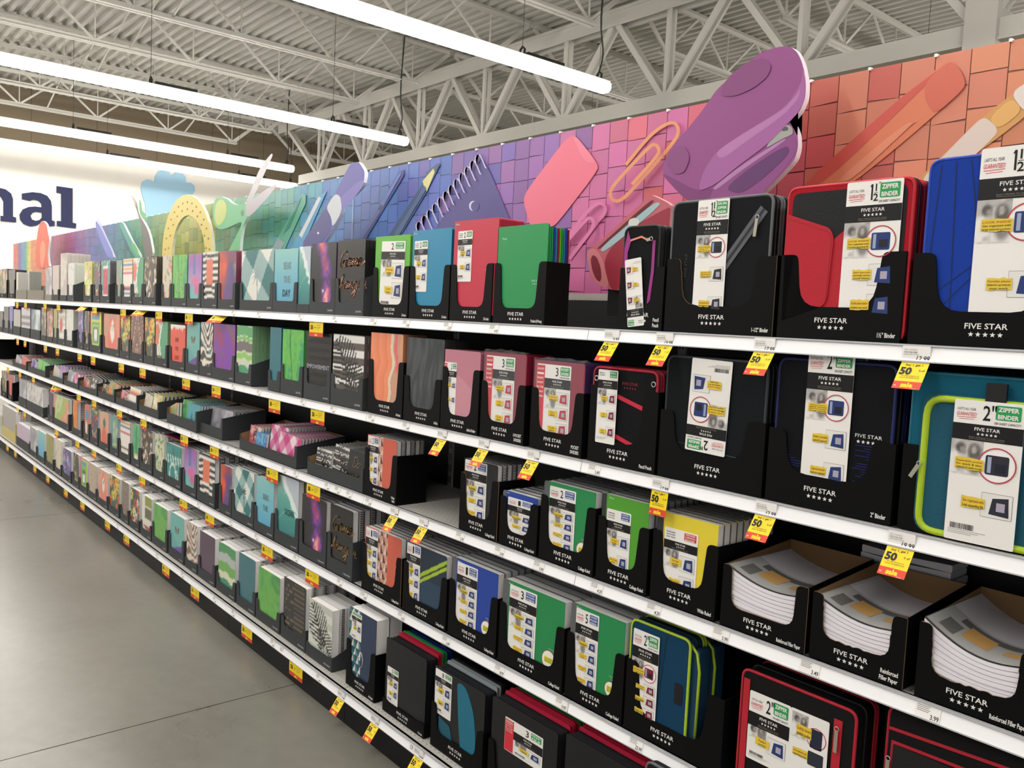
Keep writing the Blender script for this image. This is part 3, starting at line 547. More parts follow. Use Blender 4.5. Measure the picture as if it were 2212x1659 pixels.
b.box(-18, 8, -9, 15, -.3, -.004, mat('#2c2a26', .9)); struct(b.build('floor'))
WX = -17.5
def wall_mat():
    m = bpy.data.materials.new('painted_wall'); m.use_nodes = True; nt = m.node_tree; b = nt.nodes['Principled BSDF']; L = nt.links.new
    tc = nt.nodes.new('ShaderNodeTexCoord'); sp = nt.nodes.new('ShaderNodeSeparateXYZ'); L(tc.outputs['Object'], sp.inputs[0])
    g = nt.nodes.new('ShaderNodeMath'); g.operation = 'GREATER_THAN'; g.inputs[1].default_value = 4.72; L(sp.outputs['Z'], g.inputs[0])
    mx = nt.nodes.new('ShaderNodeMix'); mx.data_type = 'RGBA'; mx.inputs['A'].default_value = lin('#e6e2da')+(1,); mx.inputs['B'].default_value = lin('#6c604e')+(1,)
    L(g.outputs[0], mx.inputs['Factor']); L(mx.outputs['Result'], b.inputs['Base Color']); b.inputs['Roughness'].default_value = .9; return m
WM = wall_mat(); b = MB(); b.box(WX-.3, WX, -9, 15, 0, 5.8, WM)
for i in range(20): b.box(WX, WX+.004, -9+i*1.2, -8.99+i*1.2, 4.72, 5.8, mat('#54493a', .9))
struct(b.build('wall_back'))
b = MB(); b.box(WX, 8, 15, 15.2, 0, 5.8, mat('#a0937c', .9)); struct(b.build('wall_right'))
# corrugated steel roof deck: ribs along the aisle
DZ = 5.76; b = MB(); DM = mat('#a19f97', .7, name='painted_steel_deck'); vs = []; fs = []; y = -9; P = .1524
prof = []
while y < 15: prof += [(y, DZ), (y+.055, DZ), (y+.075, DZ+.05), (y+.132, DZ+.05)]; y += P
for yy, zz in prof: vs += [(WX, yy, zz), (8, yy, zz)]
fs = [(2*i, 2*i+1, 2*i+3, 2*i+2) for i in range(len(prof)-1)]; b.raw(vs, fs, DM); b.box(WX, 8, -9, 15, DZ+.07, DZ+.1, DM); struct(b.build('ceiling'))
# joists, girder, column
SM = mat('#b3b1a9', .6, name='painted_steel'); GY = 6.0
def joist(x, y0, y1, k, far):
    r = thing('roof_joist', 'x', 'roof beam', (x, y0, DZ), group=None); L = y1-y0; H = .62
    b = MB(); [b.box(s*.012+(-.05 if s < 0 else 0), s*.012+(0 if s < 0 else .05), 0, L, -.012, -.004, SM) for s in (-1, 1)]; [b.box(s*.014-.003, s*.014+.003, 0, L, -.06, -.004, SM) for s in (-1, 1)]; b.build('top_chord', r)
    y1b = L-.55 if not far else L; y0b = 0 if not far else .55
    b = MB(); [b.box(s*.012+(-.055 if s < 0 else 0), s*.012+(0 if s < 0 else .055), y0b, y1b, -H-.008, -H, SM) for s in (-1, 1)]; [b.box(s*.014-.003, s*.014+.003, y0b, y1b, -H, -H+.055, SM) for s in (-1, 1)]; b.build('bottom_chord', r)
    b = MB(); n = int(L/1.22); 
    for i in range(n):
        a = i*L/n; c = L/n; b.bar((0, a, -.03), (0, a+c/2, -H+.03), .02, .032, SM); b.bar((0, a+c/2, -H+.03), (0, a+c, -.03), .02, .032, SM); b.bar((0, a+c/2, -.03), (0, a+c/2, -H+.03), .014, .02, SM)
    b.bar((0, L-.6 if not far else .6, -H+.03), (0, L if not far else 0, -.06), .025, .03, SM); b.build('web', r); return r
JXS = [1.55, -.25, -2.05, -3.8, -5.5, -7.35, -9.2, -10.95, -12.7, -14.4, -16.1]
for k, x in enumerate(JXS):
    for far in (False, True):
        r = joist(x, -8.5 if not far else GY+.05, GY-.05 if not far else 14.9, k, far)
        r['label'] = 'pale grey open-web roof joist %s the long girder, %s' % ('on the aisle side of' if not far else 'running on beyond', ('number %d from the near end' % (k+1)))
names_j = ['directly above the binders', 'above the zipper binders and pouches', 'above the stapler cutout', 'above the near hanging lamp', 'ending at the near lamp', 'second past the near lamp', 'over the paper clips', 'above the long middle lamp', 'beside the pair of far lamps', 'above the far pair of lamps', 'closest to the back wall']
for k, x in enumerate(JXS):
    for o in [o for o in bpy.data.objects if o.name.startswith('roof_joist') and abs(o.location.x-x) < .01]:
        o['label'] = 'pale grey open-web roof joist %s, %s' % (names_j[k], 'aisle side of the girder' if o.location.y < 0 else 'far side of the girder'); LABELS.append(o['label'])
g = thing('roof_girder', 'deep pale grey steel truss girder running the length of the aisle above the mural', 'roof girder', (-15.2, GY, 4.2))
b = MB(); [b.box(0, 22, s*.03-.055, s*.03+.055, 1.30, 1.32, SM) for s in (-1, 1)]; [b.box(0, 22, s*.075-.008, s*.075+.008, 1.12, 1.32, SM) for s in (-1, 1)]; b.box(0, 22, -.1, .1, 1.28, 1.32, SM); b.build('top_chord', g)
b = MB(); [b.box(1.0, 22, s*.075-.008, s*.075+.008, 0, .17, SM) for s in (-1, 1)]; b.box(1, 22, -.1, .1, -.012, .012, SM); b.build('bottom_chord', g)
nodes = [1.77+1.715*i for i in range(12)]
for i, nx in enumerate(nodes):
    for s, dx in (('diagonal_brace', -.86), ('diagonal_brace', .86), ('vertical_brace', 0)):
        b = MB()
        for yy in (-.045, .045): b.bar((nx, yy, .1), (nx+dx if i or dx >= 0 else nx-1.45, yy, 1.2), .035, .07 if dx else .05, SM)
        b.build(s, g)
c = thing('steel_column', 'square pale grey steel column rising behind the orange end of the mural', 'column', (-1.52, 5.85, 0)); b = MB(); b.box(0, .26, 0, .26, 0, 5.7, mat('#a8a59d', .6)); b.build('shaft', c); b = MB(); b.box(.26, .42, .05, .2, 4.55, 5.3, SM); b.build('bracket', c)
# small ceiling run of bracing between joists
for k, (yy, nm) in enumerate(((1.8, 'near row'), (4.3, 'row beside the girder'))):
    r = thing('joist_bridging', 'thin pale steel bracing rod line between the roof joists, '+nm, 'roof bracing', (-16, yy, DZ-.6)); b = MB()
    for x0, x1 in zip(JXS[1:], JXS[:-1]): b.bar((x0+16, 0, .02), (x1+16, 0, .55), .02, .02, SM); b.bar((x0+16, 0, .55), (x1+16, 0, .02), .02, .02, SM)
    b.build('rods', r)
# ---------------------------------------------------------------- lamps
LENS = mat('#fffaf3', .5, emit=LAMP_EMIT, name='lamp_lens'); HS = mat('#8f8d88', .5, name='lamp_housing'); DK = mat('#2c2b2a', .5, name='bracket_dark')
def lamp(x, y1, y0, z, label):
    r = thing('strip_light', label, 'ceiling light', (x, y1, z)); L = y1-y0; y = 0
    b = MB(); P = [(-.08, .0), (-.076, -.055), (-.045, -.085), (.045, -.085), (.076, -.055), (.08, 0)]
    k = 0
    while y > -L+.1:
        seg = 1.22 if k == 0 else 2.44; k += 1; y2 = max(-L, y-seg);
        vs = [(a, yy, c) for yy in (y2+.008, y-.008) for a, c in P]; n = len(P); b.raw(vs, [(i, (i+1) % n, (i+1) % n+n, i+n) for i in range(n)]+[tuple(range(n))[::-1], tuple(range(n, 2*n))], LENS)
        y = y2
    b.build('lens', r); b = MB(); b.box(-.06, .06, -L, 0, .001, .035, HS); b.build('housing', r)
    ys = [-.12]; q = -1.22
    while q > -L: ys.append(q); q -= 2.44
    for q in ys:
        b = MB(); b.tube([(-.03, q, .036), (-.035, q, .09), (0, q, .12), (.035, q, .09), (.03, q, .036)], .012, DK, 6); b.tube([(0, q, .12), (0, q, DZ-z)], .003, DK, 4); b.build('hanger', r)
        if q < -1: bb = MB(); bb.box(-.035, .035, q+.05, q+.55, .036, .075, DK); bb.build('driver_box', r)
    pts = [(0, -.15, .05), (.02, -.1, .3), (-.02, -.12, .7), (.01, -.1, DZ-z)]; b = MB(); b.tube(spline(pts, 4), .009, DK, 5); b.build('power_cord', r); return r
lamp(-4.9, 5.03, -6, 4.28, 'long glowing strip light above the top of the mural, the nearest and largest in view')
lamp(-9.15, 5.2, -6, 4.28, 'long glowing strip light running across the ceiling, middle of the four in view')
lamp(-12.95, 5.2, -6, 4.28, 'long glowing strip light just above the one nearest the sign wall')
lamp(-14.9, 6.2, -6, 4.28, 'lowest glowing strip light, closest to the cream sign wall')
lamp(-.65, 5.2, -6, 4.28, 'long strip light overhead, directly above the near shelves')
lamp(3.6, 5.2, -6, 4.28, 'long strip light overhead, behind the photographer')
for x, s in ((-3, 'nearer'), (-8.5, 'farther'), (1.6, 'nearest'), (6.0, 'rear')): lamp(x, 14.5, 7.2, 4.4, 'distant strip light beyond the girder, %s one' % s)
# ---------------------------------------------------------------- sign letters and shape on the back wall
NAVY = mat('#131b45', .6, name='navy_letters')
def wl(px, py): p = onX(px, py, WX+.05); return p.y, p.z
def letter(name, outs, label, th=.05, mt=NAVY, cat='sign letter', bevel=None):
    b = MB()
    for o in outs: b.prism([wl(*p) for p in o], WX+.004, WX+.004+th, mt, axis='x')
    o = b.build(name); tag(o, label, cat); return o
letter('sign_letter', [[(123, 402), (157, 407), (157, 481), (165, 483), (164, 493), (124, 488), (124, 477), (133, 478), (133, 418), (123, 416)]], 'dark blue slab letter l, last letter of the wall sign')
def arcpts(cx, cy, rx, ry, a0, a1, n=10): return [(cx+rx*math.cos(math.radians(a0+(a1-a0)*i/n)), cy-ry*math.sin(math.radians(a0+(a1-a0)*i/n))) for i in range(n+1)]
letter('sign_letter', [[(48, 418), (70, 415), (88, 417), (102, 423), (110, 434), (112, 446), (112, 476), (118, 478), (118, 488), (100, 489), (91, 479), (91, 450), (90, 440), (84, 434), (74, 431), (66, 433), (66, 434), (48, 430)],
 [(91, 448), (91, 459), (78, 457), (70, 460), (66, 466), (69, 474), (77, 477), (86, 475), (91, 470), (91, 480), (80, 487), (66, 489), (52, 484), (44, 474), (43, 463), (50, 452), (62, 447), (76, 446)]], 'dark blue slab letter a, middle of the three readable sign letters')
letter('sign_letter', [[(-40, 400), (-22, 402), (-12, 410), (0, 406), (12, 409), (24, 418), (28, 430), (28, 468), (35, 470), (35, 480), (2, 477), (2, 466), (8, 467), (8, 435), (2, 424), (-8, 422), (-17, 428), (-18, 462), (-12, 464), (-12, 474), (-46, 470), (-46, 459), (-38, 460), (-38, 414), (-42, 413)]], 'dark blue slab letter n, cut off by the edge of the photo')
letter('wall_tulip_shape', [[(305, 408), (308, 393), (318, 387), (328, 389), (335, 394), (336, 380), (343, 370), (354, 366), (364, 370), (371, 379), (380, 372), (392, 372), (402, 382), (403, 395), (412, 394), (421, 401), (422, 412), (414, 424), (380, 440), (352, 446), (330, 448), (318, 440)][:0] or [(305, 408), (308, 393), (318, 387), (328, 389), (335, 394), (336, 380), (343, 370), (354, 366), (364, 370), (371, 379), (380, 372), (392, 372), (402, 382), (403, 395), (412, 394), (421, 401), (422, 412), (414, 424), (404, 432), (400, 470), (380, 500), (350, 510), (318, 490), (314, 440), (309, 425)]], 'pale blue flower-shaped cutout on the cream wall behind the protractor', .03, mat('#9cc4dc', .6), 'wall decoration')
# ---------------------------------------------------------------- mural board above the shelves
BY = .45; BZ0, BZ1 = 1.777, 2.376; BX0, BX1 = -11.25, 2.4
STOPS = [(29, '#e0705a'), (38, '#e0705a'), (40, '#7a5a9c'), (46, '#6a68b8'), (48, '#58a0c8'), (55, '#4a98b0'), (57, '#6ab068'), (61, '#d8d468'), (66, '#e8c060'), (68, '#e8935c'), (104, '#dd7250'), (106, '#7a4a60'), (122, '#b8488c'), (150, '#a8589c'), (190, '#7868b0'), (222, '#4c68b8'), (240, '#2f78b0'), (262, '#2090a8'), (290, '#3a9a82'), (316, '#50a070'), (345, '#88ac5c'), (375, '#a8b858'), (410, '#cccf60'), (432, '#d6d466'), (456, '#8aae5c'), (480, '#5ba272'), (560, '#4fae8a'), (610, '#48a8a0'), (650, '#40a0c0'), (690, '#4294d4'), (760, '#3a74c0'), (850, '#4474ca'), (930, '#4c68c2'), (990, '#6c5cb2'), (1050, '#8c62b0'), (1150, '#9c64ae'), (1205, '#a868b0'), (1235, '#dd74a8'), (1350, '#e072b0'), (1450, '#e2729c'), (1500, '#e06a80'), (1640, '#cc5650'), (1730, '#d8665a'), (1800, '#e27c66'), (1900, '#ea8c6e'), (2050, '#ee9072'), (2212, '#f2986f'), (2600, '#f2986f')]
SX = [(xat(p, BY, 2.3), C3(c)) for p, c in STOPS if p < 2213]
def tilecol(x): return tilecol0(x)**1.0*.955
def tilecol0(x):
    if x <= SX[0][0]: return SX[0][1]
    for (a, c), (b_, d) in zip(SX[:-1], SX[1:]):
        if x <= b_: t = (x-a)/(b_-a); return c*(1-t)+d*t
    return SX[-1][1]
bo = thing('mural_board', 'long rainbow mural of printed paper squares standing above the top shelf', 'mural board', (BX0, BY, BZ0))
b = MB(); b.box(0, BX1-BX0, .002, .02, 0, BZ1-BZ0, mat('#d8d6d2', .6)); b.box(0, BX1-BX0, -.008, .03, -.024, 0, mat('#b4b0aa', .6)); b.build('backing_panel', bo)
def ink_mesh(name, polys, rough=.4):
    v = []; f = []; c = []
    for P, col in polys:
        i = len(v); v += P; f.append(tuple(range(i, i+len(P)))); cc = lin(col); cc = tuple(v*.86 for v in cc); c += [cc+(1,)]*len(P)
    me = bpy.data.meshes.new(name); me.from_pydata(v, [], f); me.materials.append(art_mat(rough, 'mural_print')); at = me.color_attributes.new('ink', 'FLOAT_COLOR', 'POINT'); at.data.foreach_set('color', np.array(c, 'f').ravel()); me.update(); return me
rs = random.Random(4); TL = .0855; polys = []; nx = int((BX1-BX0)/TL)+1
for i in range(nx):
    x = BX0+i*TL; xx = min(x+TL, BX1); base = tilecol(x+TL/2)
    if xx-x < .01: continue
    polys.append(([(x, BY+.0015, BZ0), (xx, BY+.0015, BZ0), (xx, BY+.0015, BZ1), (x, BY+.0015, BZ1)], base*.66))
    ph = rs.uniform(-.012, .012)+.012*math.sin(i*.9)
    for j in range(8):
        zt = BZ1-j*TL+(ph if j else 0); zb = BZ1-(j+1)*TL+ph
        k = rs.choice((1, 1, .94, 1.05, .97)); nb = tilecol(x+TL/2+rs.choice((-.25, 0, 0, .25))) if base[0]+base[1]+base[2] > .1 and x > -8 else base
        z0, z1 = max(BZ0, zb+.003), min(BZ1, zt)
        if z1-z0 < .004: continue
        w1 = rs.uniform(-.0025, .0025); polys.append(([(x, BY-.0002*j-.0002, z0+(w1 if z0 > BZ0 else 0)), (xx-.0022, BY-.0002*j-.0002, z0-(w1 if z0 > BZ0 else 0)), (xx-.0022, BY-.0002*j-.0002, z1), (x, BY-.0002*j-.0002, z1)], np.clip(nb*k, 0, 1)))
ms = link('tile_print', ink_mesh('tile_print', polys), bo); ms.matrix_parent_inverse = Matrix.Translation((-BX0, -BY, -BZ0))
def kidw(o, p): o.parent = p; o.matrix_parent_inverse = Matrix.Translation(-p.location); return o
YP = BY-.004
def pp(pts, y=None):
    y = YP if y is None else y; out = []
    for q in pts: v = onY(q[0], q[1], y); out.append((v.x, y, v.z))
    return out
def chaik(P, n=2):
    for _ in range(n): P = [q for a, b_ in zip(P, P[1:]+P[:1]) for q in ((a[0]*.8+b_[0]*.2, a[1]*.8+b_[1]*.2), (a[0]*.2+b_[0]*.8, a[1]*.2+b_[1]*.8))]
    return P
def printed(name, shapes, label=None, smooth=False):
    """flat printed picture on the mural: list of (outline, colour)"""
    P = [(pp(chaik(o) if smooth else o, YP-.0006*i), c) for i, (o, c) in enumerate(shapes)]; o = link(name, ink_mesh(name, P)); kidw(o, bo)
    if label: o['label'] = label
    return o
def strip(x0, y0, x1, y1, w0, w1=None, ext=()):
    w1 = w1 or w0; L = math.hypot(x1-x0, y1-y0); nx_, ny_ = -(y1-y0)/L, (x1-x0)/L
    return [(x0+nx_*w0, y0+ny_*w0), (x1+nx_*w1, y1+ny_*w1)]+list(ext)+[(x1-nx_*w1, y1-ny_*w1), (x0-nx_*w0, y0-ny_*w0)]
printed('printed_felt_pen', [([(583, 545), (640, 440), (652, 418), (661, 421), (660, 440), (612, 545)], '#57b596'), ([(583, 545), (600, 514), (614, 524), (604, 545)], '#9aacb4'), ([(612, 505), (645, 432), (652, 425), (625, 492)], '#3a8f78')], 'green felt pen')
printed('printed_marker', [([(622, 548), (690, 425), (706, 412), (668, 500), (648, 548)], '#4a9fd0'), ([(646, 508), (688, 424), (694, 428), (652, 514)], '#dfe3e6')], 'blue marker with white stripe')
printed('printed_ballpoint', [([(770, 520), (822, 443), (862, 370), (872, 366), (872, 380), (830, 450), (788, 520)], '#26357c'), ([(770, 520), (816, 452), (822, 456), (780, 520)], '#4a5aa8'), ([(822, 440), (864, 372), (867, 376), (828, 446)], '#5a74c4')], 'navy ballpoint pen')
printed('printed_pencil', [([(838, 510), (916, 392), (920, 372), (946, 352), (950, 357), (922, 414), (868, 505)], '#2c4a78'), ([(913, 391), (936, 364), (939, 372), (922, 414), (917, 404), (915, 400)], '#e0d890'), ([(936, 364), (947, 352), (950, 357), (939, 372)], '#2c4a68'), ([(850, 508), (917, 401), (921, 408), (862, 508)], '#3c5c8c')], 'dark blue pencil')
sp = [([(935, 503), (1040, 341), (1060, 375), (1112, 500), (1110, 505)], '#4a3c88'), ([(1022+9*math.cos(a*.5), 445+11*math.sin(a*.5)) for a in range(12)], '#d8d4ea'), ([(1026+9*math.cos(a*.5), 446+11*math.sin(a*.5)) for a in range(12)], '#4a3c88')]
for i in range(12):
    x, y = 905+i*11.6, 486-i*13.2; q = [(x-3, y+16), (x-5, y), (x, y-8), (x+7, y-3), (x+16, y+18), (x+19, y+22)]
    sp.append(([(a, b_) for a, b_ in spline(q, 3)]+[(a-2.2, b_+1.2) for a, b_ in spline(q, 3)[::-1]], '#c9c2e4'))
printed('printed_spiral_pad', sp, 'purple spiral pad')
printed('printed_eraser', [([(1130, 435), (1137, 412), (1222, 300), (1238, 292), (1250, 300), (1290, 352), (1292, 368), (1202, 485), (1190, 490), (1150, 490), (1145, 486)], '#f0728c'), ([(1236, 292), (1250, 300), (1290, 352), (1262, 350)], '#f4829a')], 'coral pink eraser', True)
def clip(c1, c2, P, w, name, lab):
    s = []
    for (a, b_), (c, d) in zip(P[:-1], P[1:]): s.append((strip(a, b_, c, d, w), c1))
    printed(name, s, lab)
clip('#e89a68', '', spline([(1352, 356), (1402, 296), (1440, 268), (1460, 268), (1464, 290), (1440, 325), (1370, 405), (1340, 432), (1322, 430), (1320, 410), (1345, 378), (1395, 325), (1412, 312), (1422, 320), (1418, 338), (1365, 398)], 4), 3.6, 'printed_paper_clip', 'orange paper clip')
clip('#e07cae', '', spline([(1230, 560), (1290, 480), (1305, 462), (1306, 445), (1290, 440), (1262, 465), (1215, 530), (1245, 498), (1270, 472), (1282, 478), (1275, 500), (1240, 545)], 4), 3.6, 'printed_paper_clip', 'pink paper clip')
printed('printed_marker_cap', [([(1718, 412), (1940, 215), (2035, 140), (2052, 128), (2075, 150), (2086, 178), (2080, 195), (1960, 300), (1842, 396), (1800, 412)], '#e8825c'), ([(1718, 412), (1940, 215), (2032, 146), (2036, 150), (1770, 405)], '#d8584c'), ([(2008, 168), (2052, 130), (2075, 150), (2086, 178), (2078, 196), (2020, 248), (2000, 220), (1996, 190)], '#dc6a52'), ([(1800, 395), (1960, 262), (1975, 268), (1990, 250), (1840, 390)], '#ee9270')], 'orange marker with rounded cap', True)
printed('printed_mechanical_pencil', [([(1962, 405), (2180, 200), (2230, 205), (2240, 235), (2010, 405)], '#e0a45c'), ([(1975, 402), (2110, 262), (2128, 253), (2152, 272), (2155, 290), (2040, 395)], '#ead8cc'), ([(2135, 256), (2185, 210), (2210, 238), (2158, 280)], '#f0b868'), ([(2182, 200), (2240, 165), (2250, 230), (2212, 242)], '#f0e4dc')], 'yellow mechanical pencil with white grip', True)
# ---------------------------------------------------------------- foam-board cutouts standing in front of the mural
def cutout(name, y, shapes, label, cat, th=.018, feet=None, edge='#f0eeea', smooth=True, bh=.06):
    if smooth: shapes = [(chaik(s[0]),)+tuple(s[1:]) for s in shapes]
    c0 = onY(*shapes[0][0][0], y); r = thing(name, label, cat, (c0.x, y, BZ0)); b = MB()
    P = [(onY(px, py, y).x-c0.x, onY(px, py, y).z-BZ0) for px, py in shapes[0][0]]; b.prism(P, 0, th, mat(shapes[0][1], .42), edge=mat(edge, .6)); b.build('foam_board', r)
    for i, s in enumerate(shapes[1:]):
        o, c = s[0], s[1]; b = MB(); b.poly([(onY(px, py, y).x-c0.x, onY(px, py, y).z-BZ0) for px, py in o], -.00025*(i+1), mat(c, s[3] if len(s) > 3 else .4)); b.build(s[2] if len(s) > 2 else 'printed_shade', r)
    zf = BZ0-.12; b = MB(); w0 = (onY(*(feet or shapes[0][0][0]), y).x-c0.x); b.box(w0-.05, w0+.05, th, BY-y-.02, -.08, bh, mat('#101012', .6)); b.build('support_bracket', r)
    return r
cutout('stapler_cutout', .27, [([(1432, 355), (1431, 368), (1436, 378), (1450, 395), (1460, 410), (1478, 428), (1500, 440), (1620, 440), (1650, 415), (1690, 375), (1717, 345), (1724, 318), (1723, 290), (1716, 270), (1704, 262), (1702, 270), (1728, 240), (1740, 210), (1741, 175), (1733, 135), (1722, 112), (1708, 101), (1690, 100), (1670, 104), (1640, 115), (1600, 150), (1550, 190), (1520, 235), (1480, 285), (1450, 318)], '#8f4c84'),
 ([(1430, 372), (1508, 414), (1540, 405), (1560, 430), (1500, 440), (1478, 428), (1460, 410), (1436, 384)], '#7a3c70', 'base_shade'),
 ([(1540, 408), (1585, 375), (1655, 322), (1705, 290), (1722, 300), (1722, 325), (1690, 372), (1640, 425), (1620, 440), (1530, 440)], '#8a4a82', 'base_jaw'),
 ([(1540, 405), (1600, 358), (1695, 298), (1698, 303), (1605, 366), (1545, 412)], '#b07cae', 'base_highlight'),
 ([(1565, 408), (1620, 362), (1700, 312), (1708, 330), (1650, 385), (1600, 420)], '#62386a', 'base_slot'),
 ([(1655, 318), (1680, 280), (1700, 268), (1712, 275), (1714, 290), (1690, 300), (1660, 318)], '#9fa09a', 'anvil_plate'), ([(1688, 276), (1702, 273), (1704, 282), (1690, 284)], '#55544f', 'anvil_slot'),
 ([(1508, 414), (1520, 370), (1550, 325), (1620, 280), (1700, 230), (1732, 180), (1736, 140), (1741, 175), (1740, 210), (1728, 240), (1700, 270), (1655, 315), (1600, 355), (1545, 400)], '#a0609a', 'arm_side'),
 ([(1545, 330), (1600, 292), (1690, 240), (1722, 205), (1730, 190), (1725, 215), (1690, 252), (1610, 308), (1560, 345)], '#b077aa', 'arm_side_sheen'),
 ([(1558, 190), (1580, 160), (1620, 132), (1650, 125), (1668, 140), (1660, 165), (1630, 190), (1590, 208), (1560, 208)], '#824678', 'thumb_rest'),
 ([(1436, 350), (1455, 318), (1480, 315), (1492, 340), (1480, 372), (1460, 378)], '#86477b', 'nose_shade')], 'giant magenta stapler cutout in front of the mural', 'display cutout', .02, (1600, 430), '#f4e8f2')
cutout('sharpener_cutout', .30, [([(1267, 541), (1290, 527), (1405, 420), (1415, 424), (1447, 440), (1449, 452), (1440, 560), (1338, 626), (1318, 626), (1285, 612), (1272, 588)], '#b85f6c'),
 ([(1302, 558), (1350, 500), (1447, 445), (1449, 455), (1440, 560), (1338, 626), (1318, 626)], '#93303f', 'dark_side', .35), ([(1267, 541), (1285, 535), (1302, 558), (1318, 626), (1285, 612), (1272, 585)], '#c87a80', 'end_face'),
 ([(1276, 560), (1281, 550), (1290, 556), (1298, 578), (1300, 600), (1296, 610), (1287, 602), (1279, 582)], '#7a2c38', 'pencil_hole'), ([(1294, 538), (1414, 436), (1432, 440), (1306, 546)], '#9db8bc', 'blade', .25), ([(1290, 536), (1408, 430), (1414, 436), (1294, 539)], '#5c1822', 'blade_slot'),
 ([(1357, 485), (1360, 474), (1372, 470), (1382, 475), (1380, 486), (1368, 492)], '#c9cdca', 'screw', .3)], 'giant dark red pencil sharpener cutout behind the black pencil pouch', 'display cutout', .02, (1330, 600), '#e8b8b8')
cutout('highlighter_cutout', .30, [([(645, 535), (700, 455), (716, 440), (726, 412), (758, 350), (768, 352), (775, 349), (787, 368), (788, 378), (784, 402), (738, 445), (738, 462), (696, 535)], '#5a55a0'),
 ([(704, 448), (724, 418), (735, 424), (739, 442), (736, 462), (718, 492), (716, 470)], '#c4c6ca', 'grey_band'), ([(645, 535), (700, 455), (704, 448), (718, 490), (690, 535)], '#44407f', 'barrel'), ([(738, 442), (735, 425), (784, 385), (787, 400), (738, 462)], '#6c62ac', 'cap_side'), ([(685, 503), (688, 500), (690, 504), (687, 507)], '#e8e6f0', 'rivet')], 'giant blue-violet highlighter cutout with pale grey band', 'display cutout', .018, (690, 520), '#f4f4f8')
cutout('scissors_cutout', .30, [([(484, 560), (505, 520), (520, 490), (522, 478), (505, 486), (485, 495), (472, 495), (463, 487), (459, 465), (461, 440), (467, 427), (478, 424), (492, 430), (502, 440), (518, 443), (527, 439), (530, 437), (534, 450), (533, 470), (524, 490), (519, 520), (517, 560)], '#63b27c'),
 ([(530, 438), (545, 405), (560, 365), (586, 331), (590, 334), (582, 352), (562, 395), (548, 425), (546, 432), (565, 415), (598, 396), (598, 402), (575, 430), (545, 463), (532, 470)], '#a29aa0', 'blades', .3), ([(466, 442), (474, 431), (485, 433), (491, 448), (487, 472), (476, 487), (467, 486), (463, 464)], '#b8c468', 'finger_hole'), ([(520, 458), (524, 452), (527, 458), (525, 468), (521, 466)], '#4a6a58', 'pivot_screw')], 'giant green-handled scissors cutout with open grey blades', 'display cutout', .018, (528, 520), '#e8f4ea', bh=.2)
pr = []
for i in range(17): a = math.pi*(1-i/16); pr.append((405+55*math.cos(a), 553-133*math.sin(a)))
pi_ = [(407+36*math.cos(math.pi*i/14), 553-88*math.sin(math.pi*i/14)) for i in range(15)]
pc = cutout('protractor_cutout', .30, [(pr+pi_, '#d4c060')], 'giant yellow protractor arch cutout in front of the yellow mural squares', 'display cutout', .018, (450, 540), '#f4f0d8', smooth=False)
b = MB(); c0 = onY(*pr[0], .30)
for rr, hh, n in ((48, 116, 15), (41, 101, 11)):
    for i in range(n): a = math.pi*(i+.6)/(n+.2); p = onY(405+rr*math.cos(a), 553-hh*math.sin(a), .30); b.rect(p.x-c0.x-.012, p.x-c0.x+.012, p.z-BZ0-.006, p.z-BZ0+.006, -.001, mat('#8a7a3a', .6))
b.build('degree_marks', pc)
cutout('pencil_cutout', .30, [([(283, 420), (290, 428), (297, 440), (300, 462), (322, 500), (332, 555), (312, 555), (305, 490), (296, 455)], '#6a6462'), ([(301, 428), (306, 440), (307, 455), (316, 463), (313, 478), (303, 465), (300, 448)], '#58b068', 'green_clip'), ([(283, 420), (288, 434), (296, 448), (292, 432)], '#c8a890', 'sharpened_tip')], 'dark pencil cutout with green clip left of the yellow protractor', 'display cutout', .016, (320, 540), '#eeeeee')
cutout('ruler_cutout', .30, [([(205, 487), (209, 473), (250, 558), (232, 558)], '#7a86d0'), ([(209, 473), (213, 472), (252, 558), (249, 558)], '#c4c8ec', 'pale_edge')], 'slanted periwinkle blue ruler cutout at the purple end of the mural', 'display cutout', .012, (240, 550))
cutout('brush_cutout', .30, [([(258, 486), (262, 479), (268, 484), (285, 520), (308, 558), (290, 558)], '#4a9a90'), ([(266, 484), (270, 490), (310, 558), (304, 558)], '#cfd8d0', 'pale_edge'), ([(282, 525), (290, 525), (300, 545), (298, 556)], '#5ab868', 'green_stripe')], 'thin teal brush cutout leaning right of the periwinkle ruler', 'display cutout', .012, (300, 550))
cutout('crayon_cutout', .27, [([(80, 582), (76, 560), (79, 520), (82, 495), (88, 478), (94, 477), (101, 485), (104, 505), (107, 515), (103, 545), (105, 570), (108, 578)], '#dd5f45'), ([(86, 545), (88, 525), (93, 518), (98, 528), (98, 550), (92, 578), (88, 575)], '#ea8a6a', 'wax_tip')], 'tall red-orange crayon cutout at the far end of the mural', 'display cutout', .02, (104, 540))

for px in (762, 317):
    b = MB(); x = xat(px, BY, 2.1); b.box(x-.0015, x+.0015, BY-.0035, BY, BZ0, BZ1, mat('#dfe4e8', .5)); kidw(b.build('panel_seam'), bo)
b = MB()
for i in range(2, nx, 2): b.box(BX0+i*TL-.003, BX0+i*TL+.003, BY-.006, BY+.01, BZ1-.004, BZ1+.004, mat('#f4f4f4', .4))
o = kidw(b.build('top_edge_clips'), bo)
